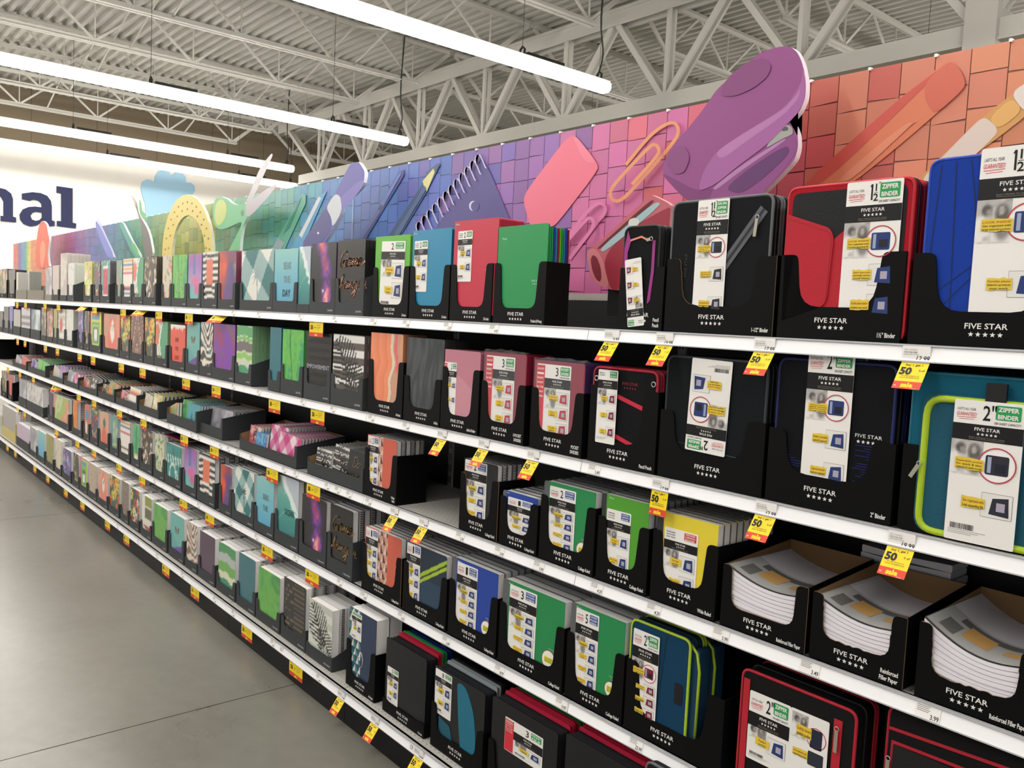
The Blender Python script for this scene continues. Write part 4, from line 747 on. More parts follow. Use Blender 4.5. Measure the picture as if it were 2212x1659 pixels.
# ---------------------------------------------------------------- gondola shelving
BAY = 1.2192; SHM = mat('#a7a6a2', .45, name='shelf_enamel'); RAILM = mat('#f6f5f8', .3, name='price_channel'); LIP = mat('#c3c3c6', .25, .2, name='clear_lip')
def deck_mat():
    m = bpy.data.materials.new('perforated_shelf'); m.use_nodes = True; nt = m.node_tree; b = nt.nodes['Principled BSDF']; L = nt.links.new
    tc = nt.nodes.new('ShaderNodeTexCoord'); mp = nt.nodes.new('ShaderNodeMapping'); mp.inputs['Scale'].default_value = (40, 40, 0); L(tc.outputs['Object'], mp.inputs[0])
    fr = nt.nodes.new('ShaderNodeVectorMath'); fr.operation = 'FRACTION'; L(mp.outputs[0], fr.inputs[0]); sb = nt.nodes.new('ShaderNodeVectorMath'); sb.operation = 'SUBTRACT'; sb.inputs[1].default_value = (.5, .5, 0); L(fr.outputs[0], sb.inputs[0])
    ln = nt.nodes.new('ShaderNodeVectorMath'); ln.operation = 'LENGTH'; L(sb.outputs[0], ln.inputs[0]); g = nt.nodes.new('ShaderNodeMath'); g.operation = 'LESS_THAN'; g.inputs[1].default_value = .1; L(ln.outputs['Value'], g.inputs[0])
    mx = nt.nodes.new('ShaderNodeMix'); mx.data_type = 'RGBA'; mx.inputs['A'].default_value = lin('#b4b2ac')+(1,); mx.inputs['B'].default_value = lin('#3a3a38')+(1,); L(g.outputs[0], mx.inputs['Factor']); L(mx.outputs['Result'], b.inputs['Base Color']); b.inputs['Roughness'].default_value = .45; return m
DKM = deck_mat(); BLKP = mat('#17181a', .6, name='black_back_panel', bump=.1); KICK = mat('#131211', .5, spec=.15, name='black_kick_plate')
SHELVES = []
def shelf(row, k):
    x1 = k*BAY; x0 = x1-BAY; z = ZS[row]; y = RY[row]; r = thing('metal_shelf', 'x', 'store shelf', (x0, y, z)); g = .0015; w_ = BAY-g
    b = MB(); b.box(g, w_, .006, .43-y, -.0055, -.0035, DKM); b.box(g, w_, .0058, .02, -.033, -.0035, SHM); b.box(g, w_, .02, .43-y, -.028, -.0056, mat('#3a3a3c', .6)); b.build('deck', r)
    b = MB(); b.raw([(g, .002, -.003), (w_, .002, -.003), (w_, -.005, -.034), (g, -.005, -.034), (g, .0055, -.003), (w_, .0055, -.003), (w_, .0055, -.034), (g, .0055, -.034)], [(0, 3, 2, 1), (4, 5, 6, 7), (0, 1, 5, 4), (1, 2, 6, 5), (2, 3, 7, 6), (3, 0, 4, 7)], RAILM)
    b.box(g, w_, -.0025, .007, -.004, -.0005, LIP); b.box(g, w_, -.0062, .006, -.0365, -.034, LIP); b.build('price_rail', r)
    if row == 'E': b = MB(); b.box(g, w_, .024, .034, -.152, -.034, KICK); b.build('kick_plate', r)
    SHELVES.append((row, k, r)); return r
for row in 'ABCDE':
    for k in range(2, -9, -1): shelf(row, k)
bays = ['behind the zipper binders', 'under the four solid colour folder boxes', 'behind the foil-lettered black folders', 'below the grey scissors blades', 'below the green scissors handle', 'below the yellow protractor', 'left of the yellow protractor', 'below the periwinkle ruler', 'below the purple mural squares', 'nearest the crayon cutout', 'at the far end of the aisle']
for i, k in enumerate(range(2, -9, -1)):
    if k == 2: nm = 'out past the binders'
    r = thing('gondola_back', 'black gondola back panel '+(bays[i-1] if i else 'beyond the blue zipper binder'), 'shelf back panel', ((k-1)*BAY, .43, 0)); b = MB(); b.box(.018, BAY-.018, 0, .012, .02, 1.752, BLKP); b.build('panel', r)
    b = MB(); b.box(-.014, .014, -.006, .018, 0, 1.752, mat('#8a8a88', .5)); [b.box(sx-.002, sx+.002, -.0068, -.005, .3+j*.05, .33+j*.05, INK) for j in range(27) for sx in (-.006, .006)]; b.build('slotted_upright', r)
# ---------------------------------------------------------------- the goods, row by row: photo columns of each carton's foot, top of the goods, art, words
PLACED = {k: [] for k in 'ABCDE'}
DEF = dict(A=dict(d=.12, n=6), B=dict(d=.13, n=6), C=dict(d=.14, n=6), D=dict(d=.26, n=9), E=dict(d=.26, n=9))
def add(row, xl, xr, top, style, art, desc, kind='f', note=None, e=None, c=None, d=None, n=None, hb=None, gap=.003, alt=True, extra=None, dx=0, pw=None, tilt=0, liner=False, flat=False, edge=None, boxdesc=None, coil='l', y0=0, t=None, raise_=0, ew=None, torn=0, fs=.5, cmat=None, behind=None):
    z = ZS[row]; y = FY[row]+y0; X0, X1 = xat(xl, y, z), xat(xr, y, z); w_ = X1-X0-gap; X0 += gap/2; d = d or DEF[row]['d']; n = DEF[row]['n'] if n is None else n
    hh = onY(xl+2, top, y+.006).z-z; rn = ROWNAME[row]; PLACED[row].append((X0, X0+w_, desc))
    e = e or (.195 if style == 'FS' else .14); c = c or (.05 if style == 'FS' else .052); hb = hb or (e if style == 'FS' else e+.05)
    if note is None and style == 'G': note = '2 pocket folder' if row in 'AB' else '1 subject notebook'
    base = {'FS': 'black', 'G': 'dark grey', 'T': 'taupe', 'Y': 'yellow'}[style]
    display_box(X0, y, z, w_, d, min(e, hh-.01), c, style, note, '%s box holding the %s, %s' % (base, boxdesc or desc, rn), liner=liner, flat=flat, hb=min(hb, hh+.02), ew=ew or (.034 if style == 'FS' else .03), cs=.012 if style == 'FS' else .006, cr=.032 if style == 'FS' else .014, torn=torn, fs=fs)
    px = (xr-xl); res = int(min(56, max(12, px/1.3))); W = pw or w_-.008; x = X0+.004+dx; T = t or (d-.012)/max(n, 1); zz = z+.0035+raise_; h = hh-.0035-raise_; y1 = y+.0045
    lab = '%s, front of its box, %s' % (desc, rn)
    if kind == 'f':
        r = folder(x, y1, zz, W, h, T*.96, art, res, lab, edge=edge)
        if tilt: r.rotation_euler = (0, tilt, 0)
        for i in range(1, n): dup(r, (x+random.Random(i*7+int(xl)).uniform(-.0015, .0015), y1+i*T, zz), (0, 0, 0), behind or '%s, behind the front one, %s' % (desc, rn), (desc+' stack, '+rn))
    elif kind == 'n':
        r = notebook(kind='composition_book' if 'composition' in desc else 'thick_notebook' if row == 'E' else 'spiral_notebook' if coil else 'subject_notebook', x=x+(.008 if coil else .003), y=y1, z=zz, w=W-(.016 if coil else .006), h=h, t=T*.96, art=art, n=res, label=lab, coil=coil, cmat=cmat or (COIL if px > 30 else COIL), coiln=None if px > 40 else 14, edge=edge)
        for i in range(1, n):
            if alt and i % 2: q = dup(r, (x+W-(.008 if coil else .003), y1+i*T+T*.96, zz), (0, 0, math.pi))
            else: q = dup(r, (x+(.008 if coil else .003), y1+i*T, zz), (0, 0, 0))
            q['label'] = behind or '%s, behind the front one, %s' % (desc, rn); q['group'] = desc+' stack, '+rn
    if extra: extra(r, W, h)
    return r
random.seed(3)
LW = lambda lines, col='#5f6f74': (lambda r, w, h: words(r, [(s, w*x, h*z, h*k, dict(al='c', bold=.02, wf=wf)) for s, x, z, k, wf in lines], col))
A_ = [ # top shelf, from the game-changer folders leftwards
 (722, 784, 521, 'G', 'black', 'black folder with copper foil script lettering', dict(extra=lambda r, w, h: game_changer(r, w, h, '#f2b496'), e=.155)),
 (667, 722, 527, 'G', 'galaxy', 'purple and red galaxy print folder', dict(e=.155)),
 (640, 667, 534, 'G', 'ocean', 'sea foam wave print folder', dict(e=.04, c=.04, note='')),
 (588, 640, 540, 'G', 'seas', 'pale blue folder lettered SEAS THE DAY', dict(note='', e=.14, extra=lambda r, w, h: (LW([('SEAS', .55, .68, .11, .85), ('THE', .55, .46, .11, .85)], '#7f9296')(r, w, h), LW([('DAY', .55, .24, .11, .9)], '#1c3442')(r, w, h)))),
 (517, 588, 543, 'G', 'ging', 'teal and white gingham palm tree folder', dict(e=.14)),
 (470, 507, 544, 'G', 'flame', 'orange and violet smoke print folder', {}), (434, 468, 546, 'G', 'stripe', 'black and white striped folder with coral block', {}),
 (403, 433, 550, 'G', 'pastel', 'lilac and aqua watercolour folder', {}), (370, 402, 552, 'G', 'wild', 'green leaf folder lettered WILD WORLD', dict(extra=LW([('WILD', .5, .55, .13, .8), ('WORLD', .5, .28, .13, .7)], '#a8d88c'))),
 (348, 369, 553, 'G', 'palef', 'faded floral print folder', dict(note='')), (309, 336, 556, 'G', 'darkf', 'dark brown folder with cream leaves', {}), (285, 308, 558, 'G', 'abstract', 'green white and orange abstract folder', {}),
 (263, 284, 560, 'G', 'multi', 'cream folder with thin rainbow stripes', {}), (249, 262, 563, 'G', 'coral', 'pink and teal marbled folder', dict(note='')), (216, 236, 564, 'G', 'pop', 'teal folder with red popsicle', {}),
 (201, 215, 565, 'G', 'feather', 'dark folder with bright feathers', {}), (180, 197, 566, 'G', 'lime', 'lime green floral folder', {}), (145, 159, 569, 'G', 'speck', 'white speckled folder', {}),
 (129, 143, 548, 'G', 'plan2', 'tall tan planner', dict(e=.05, c=.05, note='', d=.2)), (112, 126, 574, 'G', 'plan3', 'pink patterned planner', dict(e=.1, note='', d=.2)), (97, 111, 578, 'T', 'planner', 'blue-grey planner', dict(e=.05, c=.05, note='', d=.2)),
 (59, 94, 586, 'T', 'greyc', 'light grey journal', dict(e=.09, c=.09, flat=True, note='', pw=.07, n=5)), (34, 57, 588, 'T', 'speck', 'off-white journal', dict(e=.09, c=.09, flat=True, note='', pw=.08, n=5)),
 (17, 32, 583, 'FS', 'dark', 'dark grey journal', dict(e=.2, note='', hb=.28)), (-6, 15, 582, 'FS', 'brownf', 'brown journal', dict(e=.2, note='', hb=.28))]
for a in A_: add('A', *a[:6], **a[6])
B_ = [(713, 782, 720, 'G', 'palmbw', 'black and white palm frond striped folder', dict(c=.07, e=.13)), (655, 712, 716, 'G', 'black', 'black folder with faint EMPOWERMENT lettering', dict(c=.07, e=.14, extra=lambda r, w, h: (words(r, [(s, w*.5, h*(.84-i*.125), h*.062, dict(w=w*.86, al='c')) for i, s in enumerate(('ABLE STRENGTH', 'POWERFUL SKILLS', 'EXPRESSIVE', '', 'RECOGNITION', 'FORCE CAPABLE')) if s], '#3c3a3c'), words(r, [('EMPOWERMENT', w*.5, h*.46, h*.062, dict(w=w*.88, al='c', bold=.02))], '#a8a4b8')))),
 (605, 652, 710, 'G', 'aloe', 'bright green aloe leaf folder', dict(c=.07)), (578, 604, 706, 'G', 'teal', 'plain deep teal folder', dict(e=.1, note='')), (507, 542, 702, 'G', 'gstr', 'clear folder with green and white stripes', dict(c=.06, e=.11, hb=.15)),
 (457, 505, 698, 'G', 'irid', 'iridescent purple and red folder', dict(c=.06)), (430, 457, 695, 'G', 'zebra', 'cream zebra striped folder', dict(c=.055, e=.08)), (400, 429, 694, 'G', 'fly', 'teal folder with brown butterfly', {}),
 (365, 398, 700, 'G', 'livin', 'white folder with red brushed lettering', dict(extra=LW([('LIVIN', .45, .62, .09, .7), ('OUT', .45, .42, .09, .7), ('LOUD', .45, .22, .09, .7)], '#8a2018'))), (333, 360, 693, 'G', 'abstract', 'green and white swoosh folder', {}),
 (310, 332, 685, 'G', 'yelf', 'yellow and red flower folder', dict(note='')), (280, 308, 680, 'G', 'chev', 'brown chevron folder', {}), (258, 279, 680, 'G', 'yelf', 'orange and yellow flower folder', {}), (222, 257, 677, 'G', 'fox', 'orange folder with a white-faced animal', {}),
 (193, 217, 672, 'G', 'sq', 'lime and pink framed folder', {}), (180, 192, 671, 'G', 'bflor', 'dark olive floral folder', {}), (167, 179, 669, 'G', 'purf', 'purple floral folder', {}), (141, 157, 668, 'G', 'speck', 'white dotted folder', {}),
 (124, 140, 667, 'G', 'dotr', 'white ruled folder with red dot', {}), (114, 123, 667, 'G', 'olive', 'olive green folder', dict(note='')), (100, 113, 665, 'G', 'pinkf', 'rosy floral folder', dict(e=.05, c=.05, note='')), (88, 99, 664, 'G', 'brownf', 'dark brown floral folder', dict(e=.05, c=.05, note='')),
 (66, 86, 668, 'G', 'tealb', 'aqua and white notebook', dict(e=.09, c=.09, flat=True, note='')), (45, 64, 664, 'G', 'strbw', 'grey and black striped notebook', dict(e=.09, c=.09, flat=True, note='')), (28, 43, 668, 'G', 'greyc', 'plain grey-mauve notebook', dict(e=.09, c=.09, flat=True, note='')),
 (19, 27, 661, 'G', 'violet', 'plain violet notebook', dict(note='')), (7, 18, 662, 'G', 'dark', 'charcoal notebook', dict(note='')), (-8, 6, 672, 'G', 'dark', 'black cloth notebook', dict(note=''))]
for a in B_: add('B', *a[:6], **a[6])
D_ = [(705, 760, 1083, 'G', 'black', 'black spiral notebook with gold script lettering', dict(extra=lambda r, w, h: game_changer(r, w, h, '#c8a070'), e=.165, c=.06)),
 (645, 703, 1062, 'G', 'galaxy', 'galaxy print spiral notebook', dict(e=.16, c=.055)), (592, 643, 1020, 'G', 'ocean', 'green sea wave spiral notebook', dict(e=.16, c=.06, extra=LW([('OCEAN', .55, .45, .09, .7)], '#12403c'))),
 (548, 590, 1024, 'G', 'seas', 'pale aqua SEAS THE DAY spiral notebook', dict(e=.13, extra=LW([('SEAS', .5, .62, .1, .8), ('THE', .5, .42, .1, .8)], '#5f8084'))), (500, 547, 1004, 'G', 'gingS', 'teal gingham spiral notebook with palm tree', {}),
 (472, 499, 1000, 'G', 'flame', 'orange smoke print spiral notebook', dict(e=.15)), (425, 463, 974, 'G', 'stripe', 'black and white striped spiral notebook', {}), (394, 423, 962, 'G', 'pastel', 'lilac watercolour spiral notebook', {}),
 (355, 390, 953, 'G', 'everything', 'teal spiral notebook with brush lettering', {}), (331, 354, 934, 'G', 'ivy', 'cream spiral notebook with green cactus leaves', {}), (302, 328, 923, 'G', 'darkf', 'dark leaf print spiral notebook', {}), (283, 301, 913, 'G', 'cactus', 'green spiral notebook with potted cactus', {}),
 (257, 280, 905, 'G', 'multi', 'cream spiral notebook with thin stripes', {}), (237, 255, 895, 'G', 'flow', 'grey-green spiral notebook with pot', {}), (213, 234, 887, 'G', 'pine', 'peach spiral notebook with orange fruit', {}),
 (194, 211, 877, 'G', 'feather', 'black spiral notebook with neon stripes', {}), (180, 192, 872, 'G', 'bear', 'coral and blue spiral notebook', {}), (155, 176, 864, 'G', 'orange', 'plain orange spiral notebook', dict(pw=.17)), (115, 148, 850, 'G', 'wgreen', 'leaf green spiral notebook', {}),
 (103, 114, 845, 'G', 'purp', 'dark purple spiral notebook', {}), (57, 93, 826, 'G', 'white', 'white dotted notebook', dict(e=.09, c=.09, flat=True, n=5)), (40, 56, 817, 'G', 'planner', 'white and mauve notebook', dict(e=.09, c=.09, flat=True, n=5)), (17, 27, 807, 'FS', 'redc', 'red boxed journal', dict(note='', hb=.26)), (2, 15, 800, 'FS', 'brownf', 'dark brown boxed journal', dict(note=''))]
for a in D_: o = dict(a[6]); add('D', *a[:6], kind='n', **o)
E_ = [(660, 716, 1285, 'G', 'palmg', 'grey notebook with black palm frond', dict(d=.15, n=4, e=.06, c=.055, hb=.12)), (606, 659, 1240, 'G', 'words2', 'black notebook with gold lettering all over', dict(e=.1, c=.06)), (552, 603, 1218, 'G', 'green2', 'bright green marbled notebook', dict(e=.1)),
 (510, 550, 1188, 'G', 'teal2', 'plain teal notebook with curled cover', dict(e=.12)), (467, 507, 1165, 'G', 'gstr2', 'green and grey striped notebook', dict(e=.1)), (427, 463, 1142, 'G', 'plum', 'dark plum notebook', dict(e=.12)),
 (399, 425, 1122, 'G', 'zebb', 'brown and cream zebra notebook', dict(e=.06)), (364, 396, 1102, 'G', 'flyb', 'aqua butterfly notebook', {}), (328, 360, 1083, 'G', 'green2', 'leaf green notebook beside the butterfly one', {}),
 (303, 326, 1065, 'G', 'blocks', 'olive and cream colour block notebook', dict(e=.1)), (279, 300, 1050, 'G', 'redfl', 'red and black flower notebook', dict(e=.08)), (260, 277, 1036, 'G', 'brown', 'brown diamond pattern notebook', dict(e=.1)), (234, 257, 1022, 'G', 'yelf', 'yellow and coral flower notebook', dict(e=.1)),
 (209, 232, 1009, 'G', 'peachdog', 'peach notebook with a white-faced animal', dict(e=.1)), (189, 208, 997, 'G', 'beige', 'beige speckled notebook', dict(e=.1)), (171, 188, 985, 'G', 'sq', 'pink and lime framed notebook', dict(e=.1)), (156, 170, 976, 'G', 'bflor', 'dark grey floral notebook', dict(e=.1)),
 (134, 153, 965, 'G', 'purf', 'violet floral notebook', dict(e=.1)), (118, 132, 946, 'G', 'cream', 'cream notebook with rounded top', dict(e=.1)), (98, 115, 935, 'G', 'olive', 'moss green notebook', dict(e=.1)), (80, 96, 928, 'G', 'seas', 'pale blue and white notebook', dict(e=.12)), (63, 79, 920, 'G', 'planner', 'grey patterned notebook', dict(e=.12)),
 (35, 62, 911, 'G', 'lilac', 'lilac notebook in a low carton', dict(e=.09, c=.09, flat=True, n=5)), (4, 33, 873, 'Y', 'greyc', 'brown paper-edged folder', dict(e=.2, c=.1, n=5))]
for a in E_: o = dict(a[6]); add('E', *a[:6], kind='n', **o)
# ---------------------------------------------------------------- near goods in black cartons
def a_spine(c, s='#5c5e62', k=.1): return lambda U, Y, a: mixc(flat(U, c), s, (U < k)*1.)
ART.update(lime2=a_solid('#5cae2e'), blueA=a_solid('#1e84aa'), redA=a_solid('#c22c42'), greenA=a_solid('#1f8f4e'), blueN=a_spine('#1d409c'), greenN=a_spine('#1d864a'), limeN=a_spine('#4f9c2a', '#2c2e30', .1), yelN=a_spine('#e4cf38', '#2c2c2e', .12), burg=a_solid('#8c2238'), blk=a_solid('#151516'), blueP=a_solid('#1c3f98'), tealP=a_solid('#1c6a80'), indigo=a_solid('#2c3050'))
OB = ('COLLEGE', 'RULED', 'NOTEBOOK'); NBO = (('Fits all binders',), ('Storage', 'pocket'), ('Water-resistant', 'cover'), ('Reinforced', 'pages'))
def carded(x0, x1, z0, z1, mead=True, star=None, fold_rot=0, **k):
    def f(r, w, h):
        fs_card(r, w*x0, h*z0, w*(x1-x0), h*(z1-z0), rot=fold_rot, **k); b = MB()
        if mead: b.text('Mead', w*(.12 if mead is True else mead), h*.955, h*.022, -.0009, mat('#c8d8c8', .5), bold=.01)
        if star: fs_print(b, w*.83, h*star, h*.018, -.0009, mat('#9fc0a8', .5))
        if mead or star: b.build('cover_marks', r)
        if k.get('num') in ('1', '2', '3', '5') and k.get('bc') == BLU and star:
            b = MB(); b.disc(w*.78, h*(star-.12), w*.105, -.001, mat('#b23a34', .5)); b.disc(w*.78, h*(star-.12), w*.098, -.0013, mat('#ece9e0', .5)); b.poly(rrect(w*.715, w*.845, h*(star-.155), h*(star-.085), .002), -.0016, mat('#e0d84a', .5))
            for i, s in enumerate(('Removable', 'pocket', 'dividers')): b.text(s, w*.78, h*(star-.108-.018*i), h*.012, -.0019, mat('#3a3a20', .5), w=w*.11, al='c', bold=.02)
            b.build('round_sticker', r)
    return f
FSB = dict(note='College Ruled')
add('A', 803, 880, 513, 'FS', 'lime2', 'lime green folder with grey insert sheet', note='2-Pocket', d=.12, n=7, extra=carded(.16, .84, .09, .94, mead=False, num='2', badge=('POCKET', 'FOLDER'), gtee=False, cap=None, outs=(('Extra large', 'pockets'), ('Durable', 'plastic')), ring=False, frames=0, fold_rot=.035, top=.15))
add('A', 882, 968, 500, 'FS', 'blueA', 'turquoise blue pocket folder', note='2-Pocket', d=.12, n=7, pw=.245, extra=carded(.06, .41, .3, .88, mead=.03, num='2', badge=('FOLDER',), gtee=False, note=('Fits inside', 'binder', 'pockets'), cap=None, outs=(('Writable', 'label'), ('Durable', 'plastic')), ring=False, frames=0))
add('A', 970, 1060, 480, 'FS', 'redA', 'tall red pocket folder', note='2-Pocket', d=.12, n=7, pw=.245, raise_=.02, extra=carded(.1, .43, .35, .89, mead=.03, star=.46, num='2', badge=('FOLDER',), gtee=False, note=('Fits inside', 'binder', 'pockets'), cap=None, outs=(('Writable', 'label'), ('Durable', 'plastic')), ring=False, frames=0))
def solo(r, w, h): b = MB(); b.text('Mead', w*.1, h*.86, h*.025, -.0009, mat('#b8dcc4', .5), bold=.01); fs_print(b, w*.82, h*.42, h*.02, -.0009, mat('#b8dcc4', .5)); b.build('cover_marks', r)
r5 = add('A', 1063, 1175, 492, 'FS', 'greenA', 'emerald green pocket and prong folder', note='Pocket & Prong', d=.1, n=1, t=.006, extra=solo)
z = ZS['A']; x = xat(1063, .012, z)+.0055
for i, (c, nm) in enumerate([('#1f8f4e', 'green'), ('#1f8f4e', 'green'), ('#1d3f98', 'blue'), ('#1e84aa', 'turquoise'), ('#8c1f38', 'dark red'), ('#5cae2e', 'lime'), ('#1f8f4e', 'green'), ('#2a7a9c', 'sky blue'), ('#1d3f98', 'navy'), ('#7c1a30', 'maroon')]):
    ART['_s%d' % i] = a_solid(c); o = folder(x, .0165+.0085*(i+1), z+.0035, .243, .298+.002*(i % 3), .0055, '_s%d' % i, 4, '%s folder behind the emerald one, %s' % (nm, ['foremost', 'second', 'third', 'fourth', 'fifth', 'sixth', 'seventh', 'eighth', 'ninth', 'rearmost'][i]), edge=mat(c, .35)); o['group'] = 'coloured folders behind the emerald one'
# second shelf
add('B', 793, 868, 717, 'FS', 'strata', 'peach and coral wavy band folder', note='6-Pocket', c=.055, e=.215, d=.12, n=5, pw=.235)
add('B', 870, 949, 727, 'FS', 'slate', 'charcoal wavy grain folder', note='6-Pack', c=.055, e=.17, d=.12, n=5, pw=.24)
add('B', 951, 1031, 753, 'FS', 'pinkfold', 'dusty pink add-a-folder', note='Add-A-Folder', c=.055, e=.22, d=.12, n=5, extra=carded(.0, .36, .18, .84, mead=False, num='2', red=True, badge=('STUDENT', 'FOLDER'), gtee=False, cap=None, outs=(('Durable', 'plastic'), ('Write', 'on tab')), ring=False, frames=0))
def wrap(r, w, h):
    b = MB(); rs = random.Random(int(w*1e5)); n = 12; M = mat('#dfe4e8', .08, alpha=.07, name='clear_film'); P = [[(w*i/n, -.003-.002*rs.random()+.012*j, h+.004+rs.uniform(-.004, .01)*(1-abs(j-1)*.3)) for i in range(n+1)] for j in range(4)]
    for j in range(3):
        for i in range(n): b.face([P[j][i], P[j][i+1], P[j+1][i+1], P[j+1][i]], M)
    for i in range(n): b.face([(w*i/n, -.0025, h*.02), (w*(i+1)/n, -.0025, h*.02), P[0][i+1], P[0][i]], M)
    b.build('clear_film_wrap', r)
def divx(r, w, h):
    fs_card(r, w*.06, h*.02, w*.68, h*.94, num='3', red=True, badge=('POCKET', 'DIVIDERS'), gtee=False, cap='FOR RECTANGULAR BINDERS', outs=(('Pockets on', 'both sides'), ('Print', 'labels'), ('Durable', 'plastic')), ring=False, frames=0, prodcol='#b82c3c'); wrap(r, w, h)
add('B', 1035, 1130, 758, 'FS', 'burg', 'wrapped burgundy divider pack', note='3-POCKET|DIVIDERS', c=.06, e=.19, d=.13, n=6, extra=divx, edge=mat('#8c2238', .3))
add('B', 1142, 1255, 775, 'FS', 'burg', 'wrapped crimson pocket divider pack', note='POCKET|DIVIDERS', c=.06, e=.19, d=.13, n=6, extra=divx, edge=mat('#4a3a6c', .3))
# middle shelf
add('C', 785, 855, 935, 'FS', 'coraltri1', 'coral two-subject spiral notebook', kind='n', note='College|Ruled', c=.05, e=.19, d=.14, n=6, fs=.45, cmat=COILW, extra=carded(.02, .37, .03, .985, mead=False, num='2', bc=BLU, badge=OB, cap=None, outs=NBO[:3], ring=False, frames=0))
add('C', 990, 1072, 985, 'FS', 'blk', 'black two-subject spiral notebook', kind='n', note='College Ruled', c=.06, e=.2, d=.16, n=7, torn=5, cmat=COILW, extra=carded(.03, .64, .03, .985, mead=False, num='2', bc=BLU, badge=OB, cap=None, outs=NBO[:3], ring=False, frames=0))
add('C', 1076, 1158, 1054, 'FS', 'blueN', 'small royal blue one-subject notebook', kind='n', note='College Ruled', c=.05, e=.16, d=.2, n=6, coil=None, extra=carded(.16, .84, .02, .9, mead=.12, num='1', bc=BLU, badge=OB, cap=None, outs=NBO[:3], ring=False, frames=0), edge=mat('#55585c', .4))
add('C', 1162, 1280, 1033, 'FS', 'greenN', 'emerald two-subject notebook', kind='n', note='College Ruled', c=.055, e=.2, d=.26, n=8, coil=None, extra=carded(.12, .62, .03, .95, mead=False, star=.38, num='2', bc=BLU, badge=OB, cap=None, outs=NBO, ring=False, frames=0), edge=mat('#5d6064', .4))
add('C', 1285, 1395, 1060, 'FS', 'limeN', 'lime green composition book', kind='n', note='College Ruled', c=.055, e=.185, d=.26, n=9, coil=None, alt=False, extra=carded(.12, .62, .03, .84, mead=.16, star=.4, num='', gtee=False, note=('Durable plastic', 'cover protects', 'your notes'), bc=BLU, badge=('COLLEGE RULED', 'COMPOSITION', 'BOOK'), cap=None, outs=NBO[1:3], ring=False, frames=0), edge=mat('#8a8a88', .5))
add('C', 1402, 1543, 1096, 'FS', 'yelN', 'yellow wide-ruled composition book', kind='n', note='Wide Ruled', c=.065, e=.19, d=.26, n=9, coil=None, alt=False, extra=carded(.14, .68, .02, .84, mead=False, num='', gtee=False, note=('Durable plastic', 'cover protects', 'your notes'), bc=RED, badge=('WIDE RULED', 'COMPOSITION', 'BOOK'), cap=None, outs=NBO[1:3], ring=False, frames=0, footer='WIDE RULED'), edge=mat('#dcd8d0', .5))
# fourth shelf
add('D', 780, 864, 1130, 'FS', 'coraltri', 'coral triangle-print spiral notebook', kind='n', note='College Ruled', c=.06, e=.19, d=.26, n=10, torn=9, cmat=COILW, extra=carded(.02, .35, .03, .985, mead=False, num='1', bc=BLU, badge=OB, cap=None, outs=NBO[:3], ring=False, frames=0))
add('D', 868, 962, 1163, 'FS', 'navylime', 'navy spiral notebook with lime stripes', kind='n', note='College Ruled', c=.06, e=.19, d=.28, n=10, cmat=COILW, extra=carded(.01, .34, .03, .985, mead=False, num='1', bc=BLU, badge=OB, cap=None, outs=NBO[:3], ring=False, frames=0))
add('D', 966, 1070, 1196, 'FS', 'blueN', 'royal blue notebook with round sticker', kind='n', note='College Ruled', c=.06, e=.2, d=.28, n=9, coil=None, extra=carded(.12, .56, .03, .96, mead=.12, star=.4, num='1', bc=BLU, badge=OB, cap=None, outs=NBO, ring=False, frames=0, footer='COLLEGE'), edge=mat('#6a6e72', .4))
add('D', 1074, 1213, 1242, 'FS', 'greenN', 'green three-subject notebook with sticker', kind='n', note='College Ruled', c=.06, e=.2, d=.28, n=7, coil=None, extra=carded(.12, .56, .03, .96, mead=.1, star=.4, num='3', bc=BLU, badge=OB, cap=None, outs=NBO, ring=False, frames=0, footer='COLLEGE'), edge=mat('#6a6e72', .4))
add('D', 1218, 1342, 1292, 'FS', 'greenN', 'green five-subject notebook', kind='n', note='College Ruled', c=.06, e=.2, d=.28, n=6, coil=None, extra=carded(.1, .52, .03, .96, mead=.1, star=.4, num='5', bc=BLU, badge=OB, cap=None, outs=NBO, ring=False, frames=0, footer='COLLEGE'), edge=mat('#6a6e72', .4))
# bottom shelf: thick indexed organiser in its carton
def six(r, w, h):
    fs_card(r, w*.1, h*.62, w*.36, h*.34, num='', gtee=False, badge=('6 POCKET', 'FILE'), cap=None, outs=(('Pocket',),), ring=False, frames=0, bar=True, name='hang_tag_card'); b = MB(); b.disc(w*.42, h*.4, .006, -.001, mat('#e8e6e0', .5)); b.tube([(w*.42+.03*math.cos(a)*.9, -.002, h*.4+.035*math.sin(a)) for a in [k*.35-1 for k in range(7)]], .0012, mat('#e6e4de', .6), 4); b.build('string_closure', r)
add('E', 746, 808, 1303, 'FS', 'bluetri', 'navy file with teal and cream triangles', kind='n', note='6-Pocket', c=.055, e=.19, d=.16, n=2, t=.06, coil=None, alt=False, edge=mat('#1c2f4e', .5), extra=six)
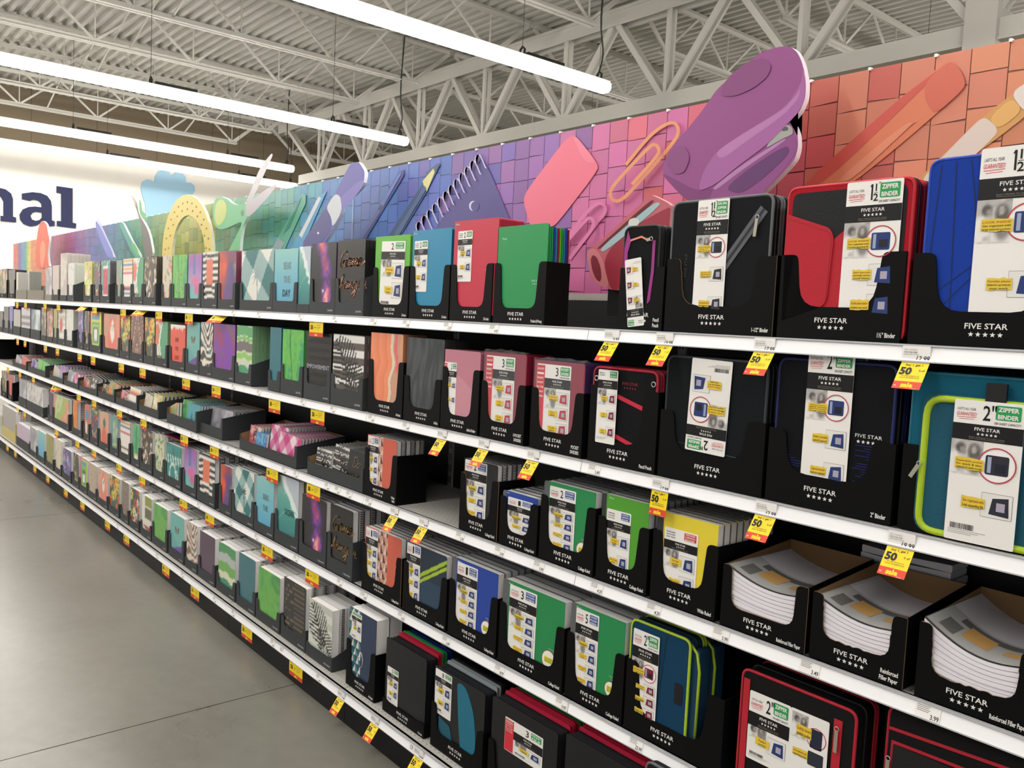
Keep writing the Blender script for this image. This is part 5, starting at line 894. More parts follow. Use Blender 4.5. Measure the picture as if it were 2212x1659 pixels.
# ---------------------------------------------------------------- low cartons of small notebooks on the middle shelf
def lowbox(xl, xr, wall, hb, desc, items, top, d=.25, n=8, style='G', y0=0):
    """items: (x fraction, width fraction, art, height, tilt, dy, words)"""
    z = ZS['C']; y = .012+y0; X0, X1 = xat(xl, y, z)+.002, xat(xr, y, z)-.002; w_ = X1-X0; PLACED['C'].append((X0, X1, desc)); b = MB(); t = .003; M = GRY
    P = rpoly([(0, 0), (w_, 0), (w_, hb*.8), (w_-.02, hb*.8), (w_-.026, wall), (.012, wall), (.006, hb*.6), (0, hb*.6)], [0, 0, .004, .006, .01, .006, .002, .002]); b.prism(P, 0, t, M)
    for xx, e_ in ((0, hb*.6), (w_-t, hb*.8)): b.prism([(t, 0), (d, 0), (d, hb*1.08), (t, e_)], xx, xx+t, M, axis='x')
    b.box(t, w_-t, d-t, d, 0, hb*1.08, M); b.box(t, w_-t, t, d-t, 0, t, M); o = .0006
    b.face([(t+o, d-t, t), (t+o, d-t, hb*1.08), (t+o, t, hb*.6), (t+o, t, t)], KRAFT); b.face([(t, d-t-o, t), (w_-t, d-t-o, t), (w_-t, d-t-o, hb*1.08), (t, d-t-o, hb*1.08)], KRAFT)
    r = thing('display_box', 'low dark grey carton of %s, middle shelf' % desc, 'display box', (X0, y, z)); b.build('carton', r)
    for i, (fx, fw, art, hh, tl, dy, sm, wd) in enumerate(items):
        w2 = w_*fw; q = notebook(X0+w_*fx+.004, y+.008+dy, z+.006, w2-.008, hh, min(.016, (d-.05)/n-.002), art, int(max(10, (xr-xl)*fw/1.3)), '%s in the low carton of %s' % (sm, desc) if len((sm+desc).split()) < 10 else '%s, foremost in its low carton' % sm, coil='l', kind='small_notebook', coiln=12 if xr < 480 else None, cmat=COILW if xr < 600 else COIL); q.rotation_euler = (-.12, tl, 0)
        if wd: wd(q, w2, hh)
        for k in range(1, n):
            c_ = dup(q, (X0+w_*fx+.004+.001*(k % 3), y+.008+dy+(d-.05)/n*k, z+.006), (-.12, tl, 0)); c_['label'] = '%s, further back in its low carton' % sm; c_['group'] = sm+' in the carton of '+desc
    return r
def doyou(r, w, h): b = MB(); mt = mat('#b09a6c', .3, .4); script_line(b, 'Do', w*.2, h*.55, h*.3, .0026, -.0014, mt); script_line(b, 'you', w*.15, h*.2, h*.3, .0026, -.0014, mt); b.build('foil_lettering', r)
lowbox(663, 783, .055, .125, 'black and gold small notebooks', [(.02, .3, 'palmbw', .115, 0, .02, 'striped foil small notebook', None), (.3, .34, 'palmbw', .15, .05, .03, 'rose-brown palm stripe small notebook', None), (.63, .35, 'blk', .15, .03, .01, 'black small notebook lettered in gold', doyou)], 870, n=12)
lowbox(517, 640, .05, .13, 'pink gingham small notebooks', [(.02, .22, 'pinkdog', .12, 0, .03, 'pink small notebook with black lettering', LW([('2020', .5, .6, .2, .7)], '#3a1020')), (.2, .2, 'agate', .1, 0, .015, 'blue agate small notebook', None), (.4, .3, 'pinkg', .155, 0, .03, 'tall pink gingham small notebook', None), (.62, .36, 'pinkg', .14, .04, .008, 'front pink gingham small notebook', None)], 900, n=12)
lowbox(360, 424, .06, .15, 'green leaf and teal small notebooks', [(.02, .3, 'orangepats', .09, -.3, .0, 'red striped small notebook tipping forward', None), (.25, .35, 'dogreen', .15, 0, .03, 'green leaf small notebook', None), (.55, .42, 'tealfig', .145, 0, .008, 'teal small notebook with dark figure', None)], 860, n=12)
lowbox(425, 480, .06, .15, 'plain dark small notebooks', [(.06, .86, 'planner', .145, 0, .05, 'blue-grey marbled small notebook', None)], 880, n=9, y0=.02)
lowbox(300, 342, .05, .13, 'lime and white small notebooks', [(.05, .4, 'cream', .13, .12, .01, 'cream small notebook leaning', None), (.5, .45, 'lime', .14, .02, .01, 'lime floral small notebook', None)], 850)
lowbox(250, 296, .045, .13, 'red striped small notebooks', [(.05, .45, 'pinkdog', .1, .15, .01, 'pink floral small notebook', None), (.45, .5, 'multi', .14, .03, .01, 'striped cream small notebook', None)], 830)
lowbox(212, 247, .045, .12, 'rainbow patterned small notebooks', [(.02, .4, 'brownf', .1, .15, .01, 'brown small notebook', None), (.4, .55, 'orangepats', .14, .1, .01, 'rainbow print small notebook', None)], 812)
lowbox(171, 209, .04, .12, 'white leaf small notebooks', [(.02, .4, 'pinkf', .11, .2, .01, 'taupe small notebook', None), (.4, .55, 'palmbw', .15, .1, .01, 'white and grey leaf small notebook', None)], 800)
lowbox(138, 169, .04, .12, 'silver and pink small notebooks', [(.02, .4, 'planner', .13, .1, .01, 'silver small notebook', None), (.45, .5, 'pinkg', .12, .1, .01, 'magenta dotted small notebook', None)], 795)
lowbox(107, 136, .04, .12, 'peach and aqua small notebooks', [(.02, .45, 'plan3', .13, .15, .01, 'peach small notebook', None), (.5, .48, 'pastel', .14, 0, .01, 'aqua and pink small notebook', None)], 786)
lowbox(60, 98, .05, .13, 'violet and green small notebooks', [(.02, .45, 'purf', .13, .15, .01, 'violet small notebook', None), (.4, .55, 'aloe', .14, .05, .01, 'sea green small notebook', None)], 780)
lowbox(27, 57, .04, .11, 'red and blue-grey small notebooks', [(.02, .45, 'planner', .12, .2, .01, 'blue-grey small notebook', None), (.45, .5, 'redc', .13, .1, .01, 'plain red small notebook', None)], 770)
display_box(xat(-20, .012, .938), .012, .938, .3, .35, .22, .2, 'FS', '', 'tall plain black carton at the far end of the middle shelf')
# ---------------------------------------------------------------- reams of filler paper
def filler(xl, xr, tl, e, c, n, desc, torn=0, note='Reinforced Filler Paper', sag=.02, d=.3, ybase=0):
    z = ZS['C']; y = .012; X0, X1 = xat(xl, y, z)+.002, xat(xr, y, z)-.002; w_ = X1-X0; PLACED['C'].append((X0, X1, desc)); display_box(X0, y, z, w_, d, e, c, 'FS', note, 'black carton of %s' % desc, ew=.03, cs=.004, liner=True, torn=torn, hb=e+.022, fs=.42)
    H = onY(xl+16, tl, y+.01).z-z-.004; T = H/n; W_ = w_-.012; L = d-.012; us = [i/14 for i in range(15)]
    def prof(k, u): return z+.0035+T*k+sag*(k/n)**1.3*((1-u)**2*1.0+.15*u-.55*math.sin(math.pi*min(1, u*1.05))*.7)-sag*.25*(k/n)
    for k in range(n):
        b = MB(); x0 = X0+.006+random.Random(k).uniform(-.001, .001); fr = y+.0045+random.Random(k+50).uniform(0, .003); M = mat('#e3dfe6', .55, name='filler_paper'); g = .0012
        lo = [(x0+W_*u, prof(k, u)) for u in us]; hi = [(x0+W_*u, prof(k+1, u)-g) for u in us]; vs = []
        for yy in (fr, fr+L): vs += [(a, yy, c_) for a, c_ in lo]+[(a, yy, c_) for a, c_ in hi]
        q = 15; fs = []
        for i in range(14): fs += [(i, i+1, q+i+1, q+i), (2*q+i+1, 2*q+i, 3*q+i, 3*q+i+1), (q+i, q+i+1, 3*q+i+1, 3*q+i), (i+1, i, 2*q+i, 2*q+i+1)]
        fs += [(0, q, 3*q, 2*q), (14, 2*q+14, 3*q+14, q+14)]; b.raw(vs, fs, M)
        lab = ('top wrapped pack of %s' if k == n-1 else 'lower pack in the stack of %s') % desc; r = thing('filler_paper_pack', lab, 'paper pack', group=None if k == n-1 else 'stacked packs of '+desc); b.build('paper', r)
        if k == n-1:
            def sheet(nm, u0, u1, y0, y1, mt, up):
                m = MB(); ks = [u0+(u1-u0)*i/10 for i in range(11)]
                for a, b2 in zip(ks[:-1], ks[1:]): m.face([(x0+W_*a, fr+L*y0, prof(n, a)-g+up), (x0+W_*b2, fr+L*y0, prof(n, b2)-g+up), (x0+W_*b2, fr+L*y1, prof(n, b2)-g+up), (x0+W_*a, fr+L*y1, prof(n, a)-g+up)], mt)
                m.build(nm, r)
            sheet('printed_header', 0, 1, 0, .5, mat('#b9b9b6', .4), .0006); sheet('black_stripe', 0, 1, 0, .03, mat('#2a2a2c', .4), .0012); sheet('dark_band', .15, 1, .36, .46, mat('#3a3a3c', .4), .0012); sheet('yellow_callout', .25, .5, .18, .4, mat('#d8a030', .4), .0018); sheet('small_yellow_callout', .62, .78, .2, .3, mat('#d0a03c', .4), .0018); sheet('dark_picture', .08, .22, .1, .3, mat('#55554f', .4), .0018); sheet('clear_film', 0, 1, 0, 1, mat('#ffffff', .08, alpha=.12, name='clear_wrap'), .003)
filler(1553, 1738, 1236, .154, .052, 12, 'filler paper beside the yellow composition books', sag=.03)
filler(1745, 1950, 1303, .152, .055, 12, 'filler paper in the torn middle carton', torn=3, note='Reinforced|Filler Paper', sag=.03)
filler(1972, 2232, 1364, .156, .055, 12, 'filler paper in the nearest torn carton', torn=4, sag=.045)
b0 = xat(1850, .33, .938)
for k in range(11):
    b = MB(); b.prism(rpoly([(0, 0), (.22, .0), (.22, .018), (.11, .013), (0, .018)], .004), 0, .09, mat('#c6c4ca', .25)); o = b.build('wrapped_paper_pack', None, (b0+.002*(k % 3), .325, .938+.002+.0185*k)); tag(o, 'shrink-wrapped grey paper pack behind the torn filler cartons', 'paper pack', 'wrapped packs behind the torn cartons')
# ---------------------------------------------------------------- zipper binders and pouches
def pull(r, x, z, L=.04, rot=0, y=-.006): b = MB(); b.box(-.004, .004, y-.002, y, -L, 0, mat('#b9b4a0', .3, .7, name='zipper_metal')); b.tube([(.005*math.cos(a), y-.001, .004+.005*math.sin(a)) for a in [k*.7 for k in range(9)]], .0012, mat('#b0b0b0', .3, .7), 5, True); b.build('zipper_pull', r, (x, 0, z), (0, rot, 0))
def zb(row, xl, xr, top, desc, col, trim, note='', e=.19, c=.07, d=.16, n=3, w=None, t=.045, card=None, deco=None, boxed=True, dx=0, cs=.012, torn=0, rot=0, fs=.5, nb=None, y0=0, group=None):
    z = ZS[row]; y = FY[row]+y0; X0, X1 = xat(xl, y, z)+.002, xat(xr, y, z)-.002; W_ = X1-X0; PLACED[row].append((X0, X1, desc)); rn = ROWNAME[row]
    if boxed: display_box(X0, y, z, W_, d, e, c, 'FS', note, 'black box holding the %s, %s' % (desc, rn), ew=min(.05, W_*.2), cs=.014, cr=.045 if W_ > .2 else .02, torn=torn, fs=fs)
    w = w or W_-.01; h = onY(xl+20, top, y+.006).z-z-.004; r = zipper_binder(X0+.005+dx, y+.005, z+.004, w, h, t, col, trim, '%s, %s' % (desc, rn), deco=deco)
    if card: fs_card(r, w*card[0], h*card[2], w*(card[1]-card[0]), h*(card[3]-card[2]), y=-.004, **card[4])
    for i in range(1, n):
        q = dup(r, (X0+.005+dx+.002*i, y+.005+i*(t+.002), z+.004)); q['label'] = '%s, %s behind the front one' % (desc, 'next' if i == 1 else 'second' if i == 2 else 'last')
    return r, w, h
def d_grey(r, w, h, t):
    T = mat('#5a5c60', .7, name='grey_zipper_tape', bump=.3); b = MB(); b.poly(strip(w*.16, h*.03, w*.93, h*.9, .013), -.0015, T); b.build('diagonal_zipper_tape', r); b = MB(); b.poly(strip(w*.16, h*.03, w*.93, h*.9, .003), -.0022, mat('#222326', .4)); b.build('zipper_teeth', r); pull(r, w*.88, h*.83, .042, .1)
    b = MB(); b.text('FIVE STAR', 0, 0, .009, -.0012, mat('#2e2f31', .4), w=.06); o = b.build('embossed_words', r, (w*.19, 0, h*.42)); o.rotation_euler = (0, -math.pi/2, 0)
zb('A', 1432, 1668, 440, 'black zipper binder with grey diagonal zipper', '#151719', '#5d5f63', '1-1/2" Binder', .19, .07, n=3, w=.295, t=.04, deco=d_grey, torn=7, card=(.28, .6, .055, 1.0, dict(badge=('DUAL RING', 'ZIPPER', 'BINDER'), cap='950 SHEET CAPACITY', outs=(('LOOK INSIDE!', 'Dual 1½"', 'ring fixtures'), ('Removable ring', 'binder for compact', 'writing surface'), ('5-tab expanding file', 'helps organize papers')), prodcol='#2a2a2e', bar=False)), fs=.47, cs=.04)
def d_red(r, w, h, t):
    F = mat('#16181a', .75, name='nylon_black', bump=.35); R = mat('#b01c2c', .7, name='nylon_red', bump=.3); b = MB(); b.prism(rrect(.012, w-.012, .006, h-.012, .018), -.0012, .0005, F); b.build('black_front_panel', r)
    b = MB(); b.prism(rpoly([(w*.3, h*.12), (w*.62, h*.2), (w*.62, h*.78), (w*.35, h*.6)], .004), -.002, -.001, R); b.build('lower_red_panel', r); b = MB(); b.prism(rpoly([(0, h*.83), (w*.02, h*.1), (w*.36, h*.2), (w*.4, h*.25), (w*.42, h*.66), (w*.38, h*.72)], [.003, .003, .01, .012, .012, .02]), -.005, -.002, R); b.build('front_flap', r)
    b = MB(); b.ribbon([(w*.01, h*.8), (w*.37, h*.695), (w*.405, h*.65), (w*.39, h*.25)], .0012, -.0054, mat('#8c1422', .6)); b.build('flap_stitching', r)
zb('A', 1675, 1945, 410, 'red zipper binder with folded front flap', '#a01a28', '#b81f2e', '1½" Binder', .19, .072, n=2, w=.287, t=.05, deco=d_red, card=(.5, .93, .08, 1.0, dict(cap='500 SHEET CAPACITY', outs=(('LOOK INSIDE!', 'Get organized with', '5-pocket expanding file'), ('Exterior zipper pocket', 'securely stores', 'small items'), ('Durable plastic interior', 'protects your work')), bar=False)), cs=.036, fs=.5)
def d_blue(r, w, h, t):
    b = MB(); K = mat('#121c40', .6)
    for P in ([(w*.07, h*.97), (w*.03, h*.3)], [(w*.16, h*.98), (w*.2, h*.0)], [(w*.25, h*.98), (w*.32, h*.6)], [(w*.05, h*.25), (w*.35, h*.45)], [(w*.05, h*.12), (w*.35, h*.4)], [(w*.05, h*.22), (w*.35, h*.1)], [(w*.8, h*.1), (w*.99, h*.25)]): b.ribbon(P, .0016, -.0008, K)
    b.build('stitched_lines', r)
zb('A', 1957, 2320, 352, 'bright blue zipper binder with stitched lines', '#1c3c98', '#1f44a8', '', .185, .068, n=2, w=.31, t=.05, deco=d_blue, card=(.31, .74, .07, 1.03, dict(outs=(('LOOK INSIDE!', 'Get organized with', 'large internal pockets'), ('Durable plastic', 'interior protects', 'your work')), bar=False)), cs=.036, dx=.012)
def pouch(row, xl, xr, top, desc, col, trim, note, e, c, deco, card, n=3, w=None, t=.02, dx=0):
    r, w, h = zb(row, xl, xr, top, desc, col, trim, note, e, c, .1, n, w, t, None, deco, cs=.015, dx=dx); fs_card(r, w*card[0], h*card[2], w*(card[1]-card[0]), h*(card[3]-card[2]), y=-.006, **card[4]); return r
def d_pinkp(r, w, h, t):
    M = mat('#98307f', .6, name='magenta_webbing', bump=.3)
    for nm, P in (('left_magenta_strip', [(w*.02, h*.02), (w*.16, h*.02), (w*.12, h*.75), (w*.2, h*.86), (w*.1, h*.97), (w*.02, h*.8)]), ('right_magenta_strip', [(w*.76, h*.03), (w*.84, h*.3), (w*.9, h*.55), (w*.9, h*.86), (w*.82, h*.86), (w*.82, h*.56), (w*.76, h*.3), (w*.7, h*.03)])): b = MB(); b.poly(P, -.0016, M); b.build(nm, r)
    b = MB(); b.ribbon([(w*.2, h*.87), (w*.5, h*.9), (w*.7, h*.86)], .005, -.002, mat('#e08a70', .5)); b.build('coral_zipper', r); pull(r, w*.78, h*.87, .012, 1.4)
pc_ = dict(num='', badge=('PENCIL', 'POUCH'), cap=None, gtee=False, note=('Fully stores in', 'most binders'), outs=(('Zippered', 'pocket'), ('Holds', 'pens'), ('Mesh', 'pocket')), ring=False, frames=0, prodcol='#7a1f30', bar=False, top=.14)
pouch('A', 1332, 1429, 492, 'black pencil pouch with magenta strips', '#121214', '#17171a', 'Pencil|Pouch', .17, .07, d_pinkp, (.08, .55, .03, .7, dict(pc_, flip=True, rot=-.13)), w=.125)
def d_redp(r, w, h, t):
    R = mat('#c4223c', .6, name='red_webbing', bump=.3)
    for nm, P in (('upper_red_strip', strip(w*.3, h*.74, w*.9, h*.6, .006)), ('lower_red_strip', strip(w*.3, h*.32, w*.8, h*.2, .006))): b = MB(); b.poly(P, -.0016, R); b.build(nm, r)
    b = MB(); fs_print(b, w*.6, h*.84, .008, -.0012, mat('#7a2030', .5)); b.build('printed_words', r); b = MB(); [b.tube([(w*q+.007*math.cos(a), -.003, h*.88+.007*math.sin(a)) for a in [k*.7 for k in range(9)]], .0016, mat('#c0c0c0', .3, .8), 5, True) for q in (.06, .96)]; b.build('grommet_rings', r)
pouch('B', 1267, 1414, 792, 'black and red pencil pouch', '#131315', '#b01f34', 'Pencil Pouch', .22, .065, d_redp, (.1, .42, .2, .98, dict(pc_)), w=.235, n=4)
def d_blk2(r, w, h, t):
    b = MB(); b.ribbon([(w*.02, h*.3), (w*.3, h*.29)], .0012, -.001, mat('#33353a', .6)); b.ribbon([(w*.6, h*.26), (w*.96, h*.24), (w*.95, h*.02)], .0014, -.001, mat('#55585c', .6)); b.build('pocket_stitching', r)
zb('B', 1418, 1645, 768, 'black zipper binder with an upside-down card', '#14171a', '#2f3538', '', .178, .075, n=3, w=.3, t=.045, deco=d_blk2, card=(.27, .68, .24, .99, dict(num='2"', cap='380 SHEET CAPACITY', outs=(('LOOK INSIDE!', 'Multi-access', 'zipper pocket'), ('Zipper pocket', 'expands for', 'storage')), flip=True, rot=.03)), cs=.03, dx=.006)
def d_navy(r, w, h, t):
    b = MB(); K = mat('#22287c', .5, name='navy_line_print'); rs = random.Random(5)
    for i in range(26): z0 = h*(.04+.017*i); q = rs.uniform(0, .15); b.rect(w*(.04+q*.3), w*(.22+.06*math.sin(i)), z0, z0+.0012, -.001, K) if i < 18 else None; b.rect(w*(.7+q), w*.97, z0, z0+.0012, -.001, K)
    b.build('fine_blue_lines', r); words(r, [('FIVE STAR', w*.82, h*.52, .008, dict(al='c', w=.06))]); b = MB(); [b.star(w*.82+(i-2)*.011, h*.52-.009, .0045, -.001, LOGO) for i in range(5)]; b.build('printed_stars', r)
zb('B', 1650, 1924, 772, 'black and navy expanding zipper binder', '#0f1114', '#1a1f58', '2" Binder', .172, .075, n=3, w=.275, t=.05, deco=d_navy, card=(.27, .67, .1, 1.08, dict(num='2"', badge=('XPANZ', 'ZIPPER', 'BINDER'), cap='500 SHEET CAPACITY', outs=(('Expandable', 'zipper pocket', 'allows for increased', 'storage capacity'), ('Includes a removable', 'pencil pouch'), ('2 large internal pockets', 'keep you organized')), bar=False)), cs=.03, dx=.008)
def d_teal(r, w, h, t):
    T = mat('#a9c42c', .6, name='lime_zipper_tape', bump=.3); F = mat('#155064', .75, name='nylon_teal', bump=.35); P = rrect(w*.08, w*.95, .0, h*.88, .035, 5); b = MB(); b.prism(P, -.008, 0, F); b.build('front_pocket', r); b = MB(); b.tube([(p[0]+(.01 if p[0] < w/2 else -.01), -.008, p[1]-(.01 if p[1] > h/2 else -.005)) for p in P], .0075, T, 6, True); b.build('lime_zipper_band', r)
    b = MB(); b.box(w*.48, w*.6, -.016, -.008, h*.83, h*.97, INK); b.build('black_loop', r); pull(r, w*.1, h*.42, .03, .5, -.018)
r_, w_, h_ = zb('B', 1935, 2240, 802, 'teal zipper binder with lime zipper band', '#14586e', '#176076', '', .178, .07, n=2, w=.3, t=.05, deco=d_teal, cs=.05, dx=.004)
fs_card(r_, w_*.3, h_*.0, w_*.42, h_*.86, y=-.0175, num='2"', cap='580 SHEET CAPACITY', outs=(('Expandable pocket', 'for quick & easy', 'textbook & supply storage'), ('Get organized with', '5-tab expanding file')), prodcol='#2a2a34')
def d_org(r, w, h, t):
    L_ = mat('#a9c42c', .6, name='lime_zipper_tape', bump=.3); b = MB(); b.poly(strip(w*.48, h*.02, w*.62, h*.97, .0012), -.001, mat('#0e2434', .6)); b.build('panel_seam', r); b = MB(); b.rect(w*.8, w*.93, h*.42, h*.6, -.0015, INK); b.build('hook_patch', r)
    b = MB(); b.prism(rrect(w*1.0, w*1.12, .01, h*.93, .02), t*.2, t*.9, mat('#153a54', .75)); b.build('side_pocket', r); b = MB(); b.tube([(w*1.12, t*.2, h*.1), (w*1.13, t*.2, h*.75), (w*1.08, t*.2, h*.9), (w*.95, t*.2, h*.97)], .004, L_, 6); b.build('side_piping', r)
zb('D', 1345, 1556, 1335, 'dark teal zipper binder piped in lime', '#143c58', '#a9c42c', '', .2, .06, n=2, w=.2, t=.06, deco=d_org, d=.3, card=(.06, .52, .02, .93, dict(num='2"', cap='500 SHEET CAPACITY', outs=(('Expandable pocket', 'for quick access'), ('File folder', 'organizer'), ('Laptop sleeve',), ('Padded strap',)), prodcol='#7a1f30')), fs=.42)
def d_big(r, w, h, t):
    R = mat('#b01f2e', .6, name='red_zipper_tape', bump=.3); b = MB(); b.rect(w*.83, w*.9, h*.0, h*.9, -.0015, R); b.build('front_zipper_tape', r); pull(r, w*.865, h*.82, .05, 0); b = MB(); b.rect(w*.02, w*.08, h*.0, h*.93, -.0015, R); b.build('left_red_strip', r)
    b = MB(); W2 = mat('#ebe8e4', .42, name='card_stock'); b.prism(rrect(w*.47, w*.8, h*.28, h*.85, .004), -.003, -.002, W2); Y = -.0034
    b.ring(w*.7, h*.68, w*.085, .002, Y, mat('#b83a4a', .5)); b.prism(rrect(w*.65, w*.75, h*.6, h*.75, .003), Y, Y+.0002, mat('#22283c', .5)); callout(b, w*.53, h*.7, w*.13, h*.09, Y-.0006, ('Softly lined', 'padded pocket')); callout(b, w*.51, h*.52, w*.13, h*.06, Y-.0006, ('Get organized with', 'expanding pocket')); b.prism(rrect(w*.64, w*.77, h*.46, h*.57, .003), Y, Y+.0002, mat('#2a2e38', .5)); b.build('picture_card', r)
    o = link('black_and_white_picture', gridmesh('photo', w*.14, h*.2, 'face', 16), r, (w*.485, -.0036, h*.63))
r_, w_, h_ = zb('D', 1580, 1872, 1440, 'large black zipper binder with red zipper', '#161616', '#b01f2e', boxed=False, n=2, t=.09, w=.29, deco=d_big)
fs_card(r_, w_*.09, h_*.28, w_*.38, h_*.57, y=-.003, num='2"', cap='530 SHEET CAPACITY', outs=(('Padded', 'pocket'),), ring=False, frames=0, top=.3, band=.2)
def d_big2(r, w, h, t):
    R = mat('#a81c2c', .6, name='red_webbing', bump=.3); b = MB()
    for P in ([(w*.03, h*.0), (w*.05, h*.78), (w*.95, h*.8)], [(w*.02, h*.86), (w*.98, h*.9)]): b.ribbon(P, .007, -.0016, R)
    b.build('red_pocket_binding', r); pull(r, w*.03, h*.66, .03, 0); b = MB(); b.box(w*.06, w*.95, -.006, -.001, .01, h*.77, mat('#131314', .75, bump=.3)); b.build('front_pocket', r)
r_, w_, h_ = zb('D', 1885, 2190, 1515, 'black zipper binder with dark red edging', '#151516', '#9c1c2c', boxed=False, n=2, t=.08, w=.27, deco=d_big2)
fs_card(r_, w_*.36, h_*.0, w_*.4, h_*.62, y=-.008, num='2"', outs=(('Padded', 'pocket'),), ring=False, frames=0)
# ---------------------------------------------------------------- poly files on the bottom shelf
def poly_file(xl, xr, top, desc, col, strap=None, t=.045, n=1, e=.1, c=.05, colors=(), d=.2, note='', deco=None, card=None, w=None):
    z = ZS['E']; y = FY['E']; X0, X1 = xat(xl, y, z)+.002, xat(xr, y, z)-.002; PLACED['E'].append((X0, X1, desc)); display_box(X0, y, z, X1-X0, d, e, c, 'FS', note, 'black box holding the %s' % desc, torn=0); w = w or X1-X0-.01; h = onY(xl+8, top, y+.008).z-z-.004
    r = thing('expanding_file', '%s, front of its box, bottom shelf' % desc, 'file folder', (X0+.005, y+.006, z+.004)); b = MB(); b.prism(rrect(0, w, 0, h, .01), 0, .003, mat(col, .4)); b.build('front_cover', r); b = MB(); k = int(t/.006)
    for i in range(k): b.box(.004, w-.004, .004+i*.006, .006+i*.006, 0, h-.006-.002*(i % 2), mat('#24262a' if not colors else colors[0], .4))
    b.build('inner_pockets', r); b = MB(); b.prism(rrect(0, w, 0, h-.004, .01), t, t+.003, mat(col, .4)); b.build('back_cover', r)
    if deco: deco(r, w, h)
    if card: fs_card(r, w*card[0], h*card[2], w*(card[1]-card[0]), h*(card[3]-card[2]), y=-.0012, **card[4])
    for i, (cc, nm) in enumerate(zip(colors, [])): pass
    yy = y+.006+t+.006
    for i, (cc, nm) in enumerate(colors_named.get(desc, [])):
        q = thing('expanding_file', '%s expanding file behind the %s' % (nm, desc), 'file folder', (X0+.007+.001*i, yy, z+.004)); b = MB(); m_ = mat(cc, .35)
        b.prism(rrect(0, w-.004, 0, h+.008+.004*(i % 2), .01), 0, .003, m_); b.build('front_cover', q); b = MB(); [b.box(.004, w-.01, .004+j*.0045, .0055+j*.0045, 0, h+.002, mat('#6a6a2c' if j % 2 else cc, .4)) for j in range(3)]; b.build('inner_pockets', q); b = MB(); b.prism(rrect(0, w-.004, 0, h+.008, .01), .0155, .018, m_); b.build('back_cover', q); yy += .0205
    return r
RGB = lambda *ns: [({'red': '#b82440', 'green': '#2a9a4c', 'blue': '#1a2f88', 'teal': '#164a60', 'black': '#1a1a1c', 'grey': '#8f989c'}[n.split()[-1]], n) for n in ns]
colors_named = {'black five-pocket poly file': RGB('red', 'green', 'blue'), 'black and teal eight-pocket file': RGB('grey', 'black'), 'black wallet file with red card': RGB('front red', 'second red', 'green', 'blue', 'deep blue', 'teal'), 'black wallet file with a white snap': RGB('red', 'bright red', 'green', 'front blue', 'dark blue', 'teal')}
def d8(r, w, h): b = MB(); b.prism(rpoly([(w*.46, h*.96), (w*.64, h*.94), (w*.8, h*.7), (w*.86, h*.4), (w*.84, h*.02), (w*.6, h*.02), (w*.52, h*.45)], .03, 5), -.0012, 0, mat('#1d6c84', .4)); b.build('teal_swoosh', r); b = MB(); b.poly([(w*.12, h*.05), (w*.45, h*.05), (w*.35, h*.35), (w*.12, h*.4)], -.0014, mat('#1a5568', .4)); b.build('teal_corner', r)
pfc = dict(gtee=False, cap=None, ring=False, frames=0)
poly_file(825, 915, 1372, 'black five-pocket poly file', '#131314', e=.05, c=.045, note='5-Pocket', card=(.06, .34, .14, .62, dict(pfc, num='5', badge=('EXPANDING', 'FILE'), outs=(('Pockets',), ('Snap',)))), d=.2)
poly_file(928, 1040, 1432, 'black and teal eight-pocket file', '#17191b', e=.16, c=.06, note='8-Pocket', deco=d8, card=(.02, .36, .42, .97, dict(pfc, num='8', badge=('POCKET', 'FILE'), outs=(('Expands',), ('Zipper',)))), d=.2)
poly_file(1050, 1195, 1497, 'black wallet file with red card', '#151517', e=.16, c=.06, note='', card=(.22, .8, .5, .86, dict(pfc, num='3', red=True, badge=('POCKET', 'FILE'), outs=(('Expands',),), top=.3, band=.25)), d=.26)
poly_file(1205, 1370, 1575, 'black wallet file with a white snap', '#151517', e=.16, c=.06, card=(.06, .5, .3, .66, dict(pfc, num='3', red=True, badge=('POCKET', 'FILE'), outs=(('Expands',),), top=.3, band=.25)), d=.26, deco=lambda r, w, h: (lambda b: (b.disc(w*.45, h*.8, .006, -.002, LOGO), b.build('snap_button', r)))(MB()))
zb('E', 1372, 1640, 1640, 'charcoal zipper binder with grey piping', '#1a1c1e', '#5d6164', boxed=False, n=1, t=.06, w=.28)

# loose folders somebody laid flat on top of the rows
def laid(row, xl, xr, dz, depth, col, label, rz=0.):
    z = ZS[row]; x0, x1 = xat(xl, .02, z), xat(xr, .02, z); b = MB(); b.box(0, x1-x0, 0, depth, 0, .008, mat(col, .4)); b.box(.003, x1-x0+.001, .001, depth-.002, .002, .006, PAGE); o = b.build('loose_folder', None, (x0, .02, z+dz), (0, 0, rz)); tag(o, label, 'folder')
laid('D', 352, 392, .292, .2, '#6a1c38', 'maroon folder laid flat on the teal spiral notebooks'); laid('D', 105, 150, .3, .2, '#4c2c40', 'dark purple folder laid flat on the leaf green notebooks'); laid('E', 96, 118, .262, .2, '#aab878', 'pale green notebook laid flat on the moss green ones')
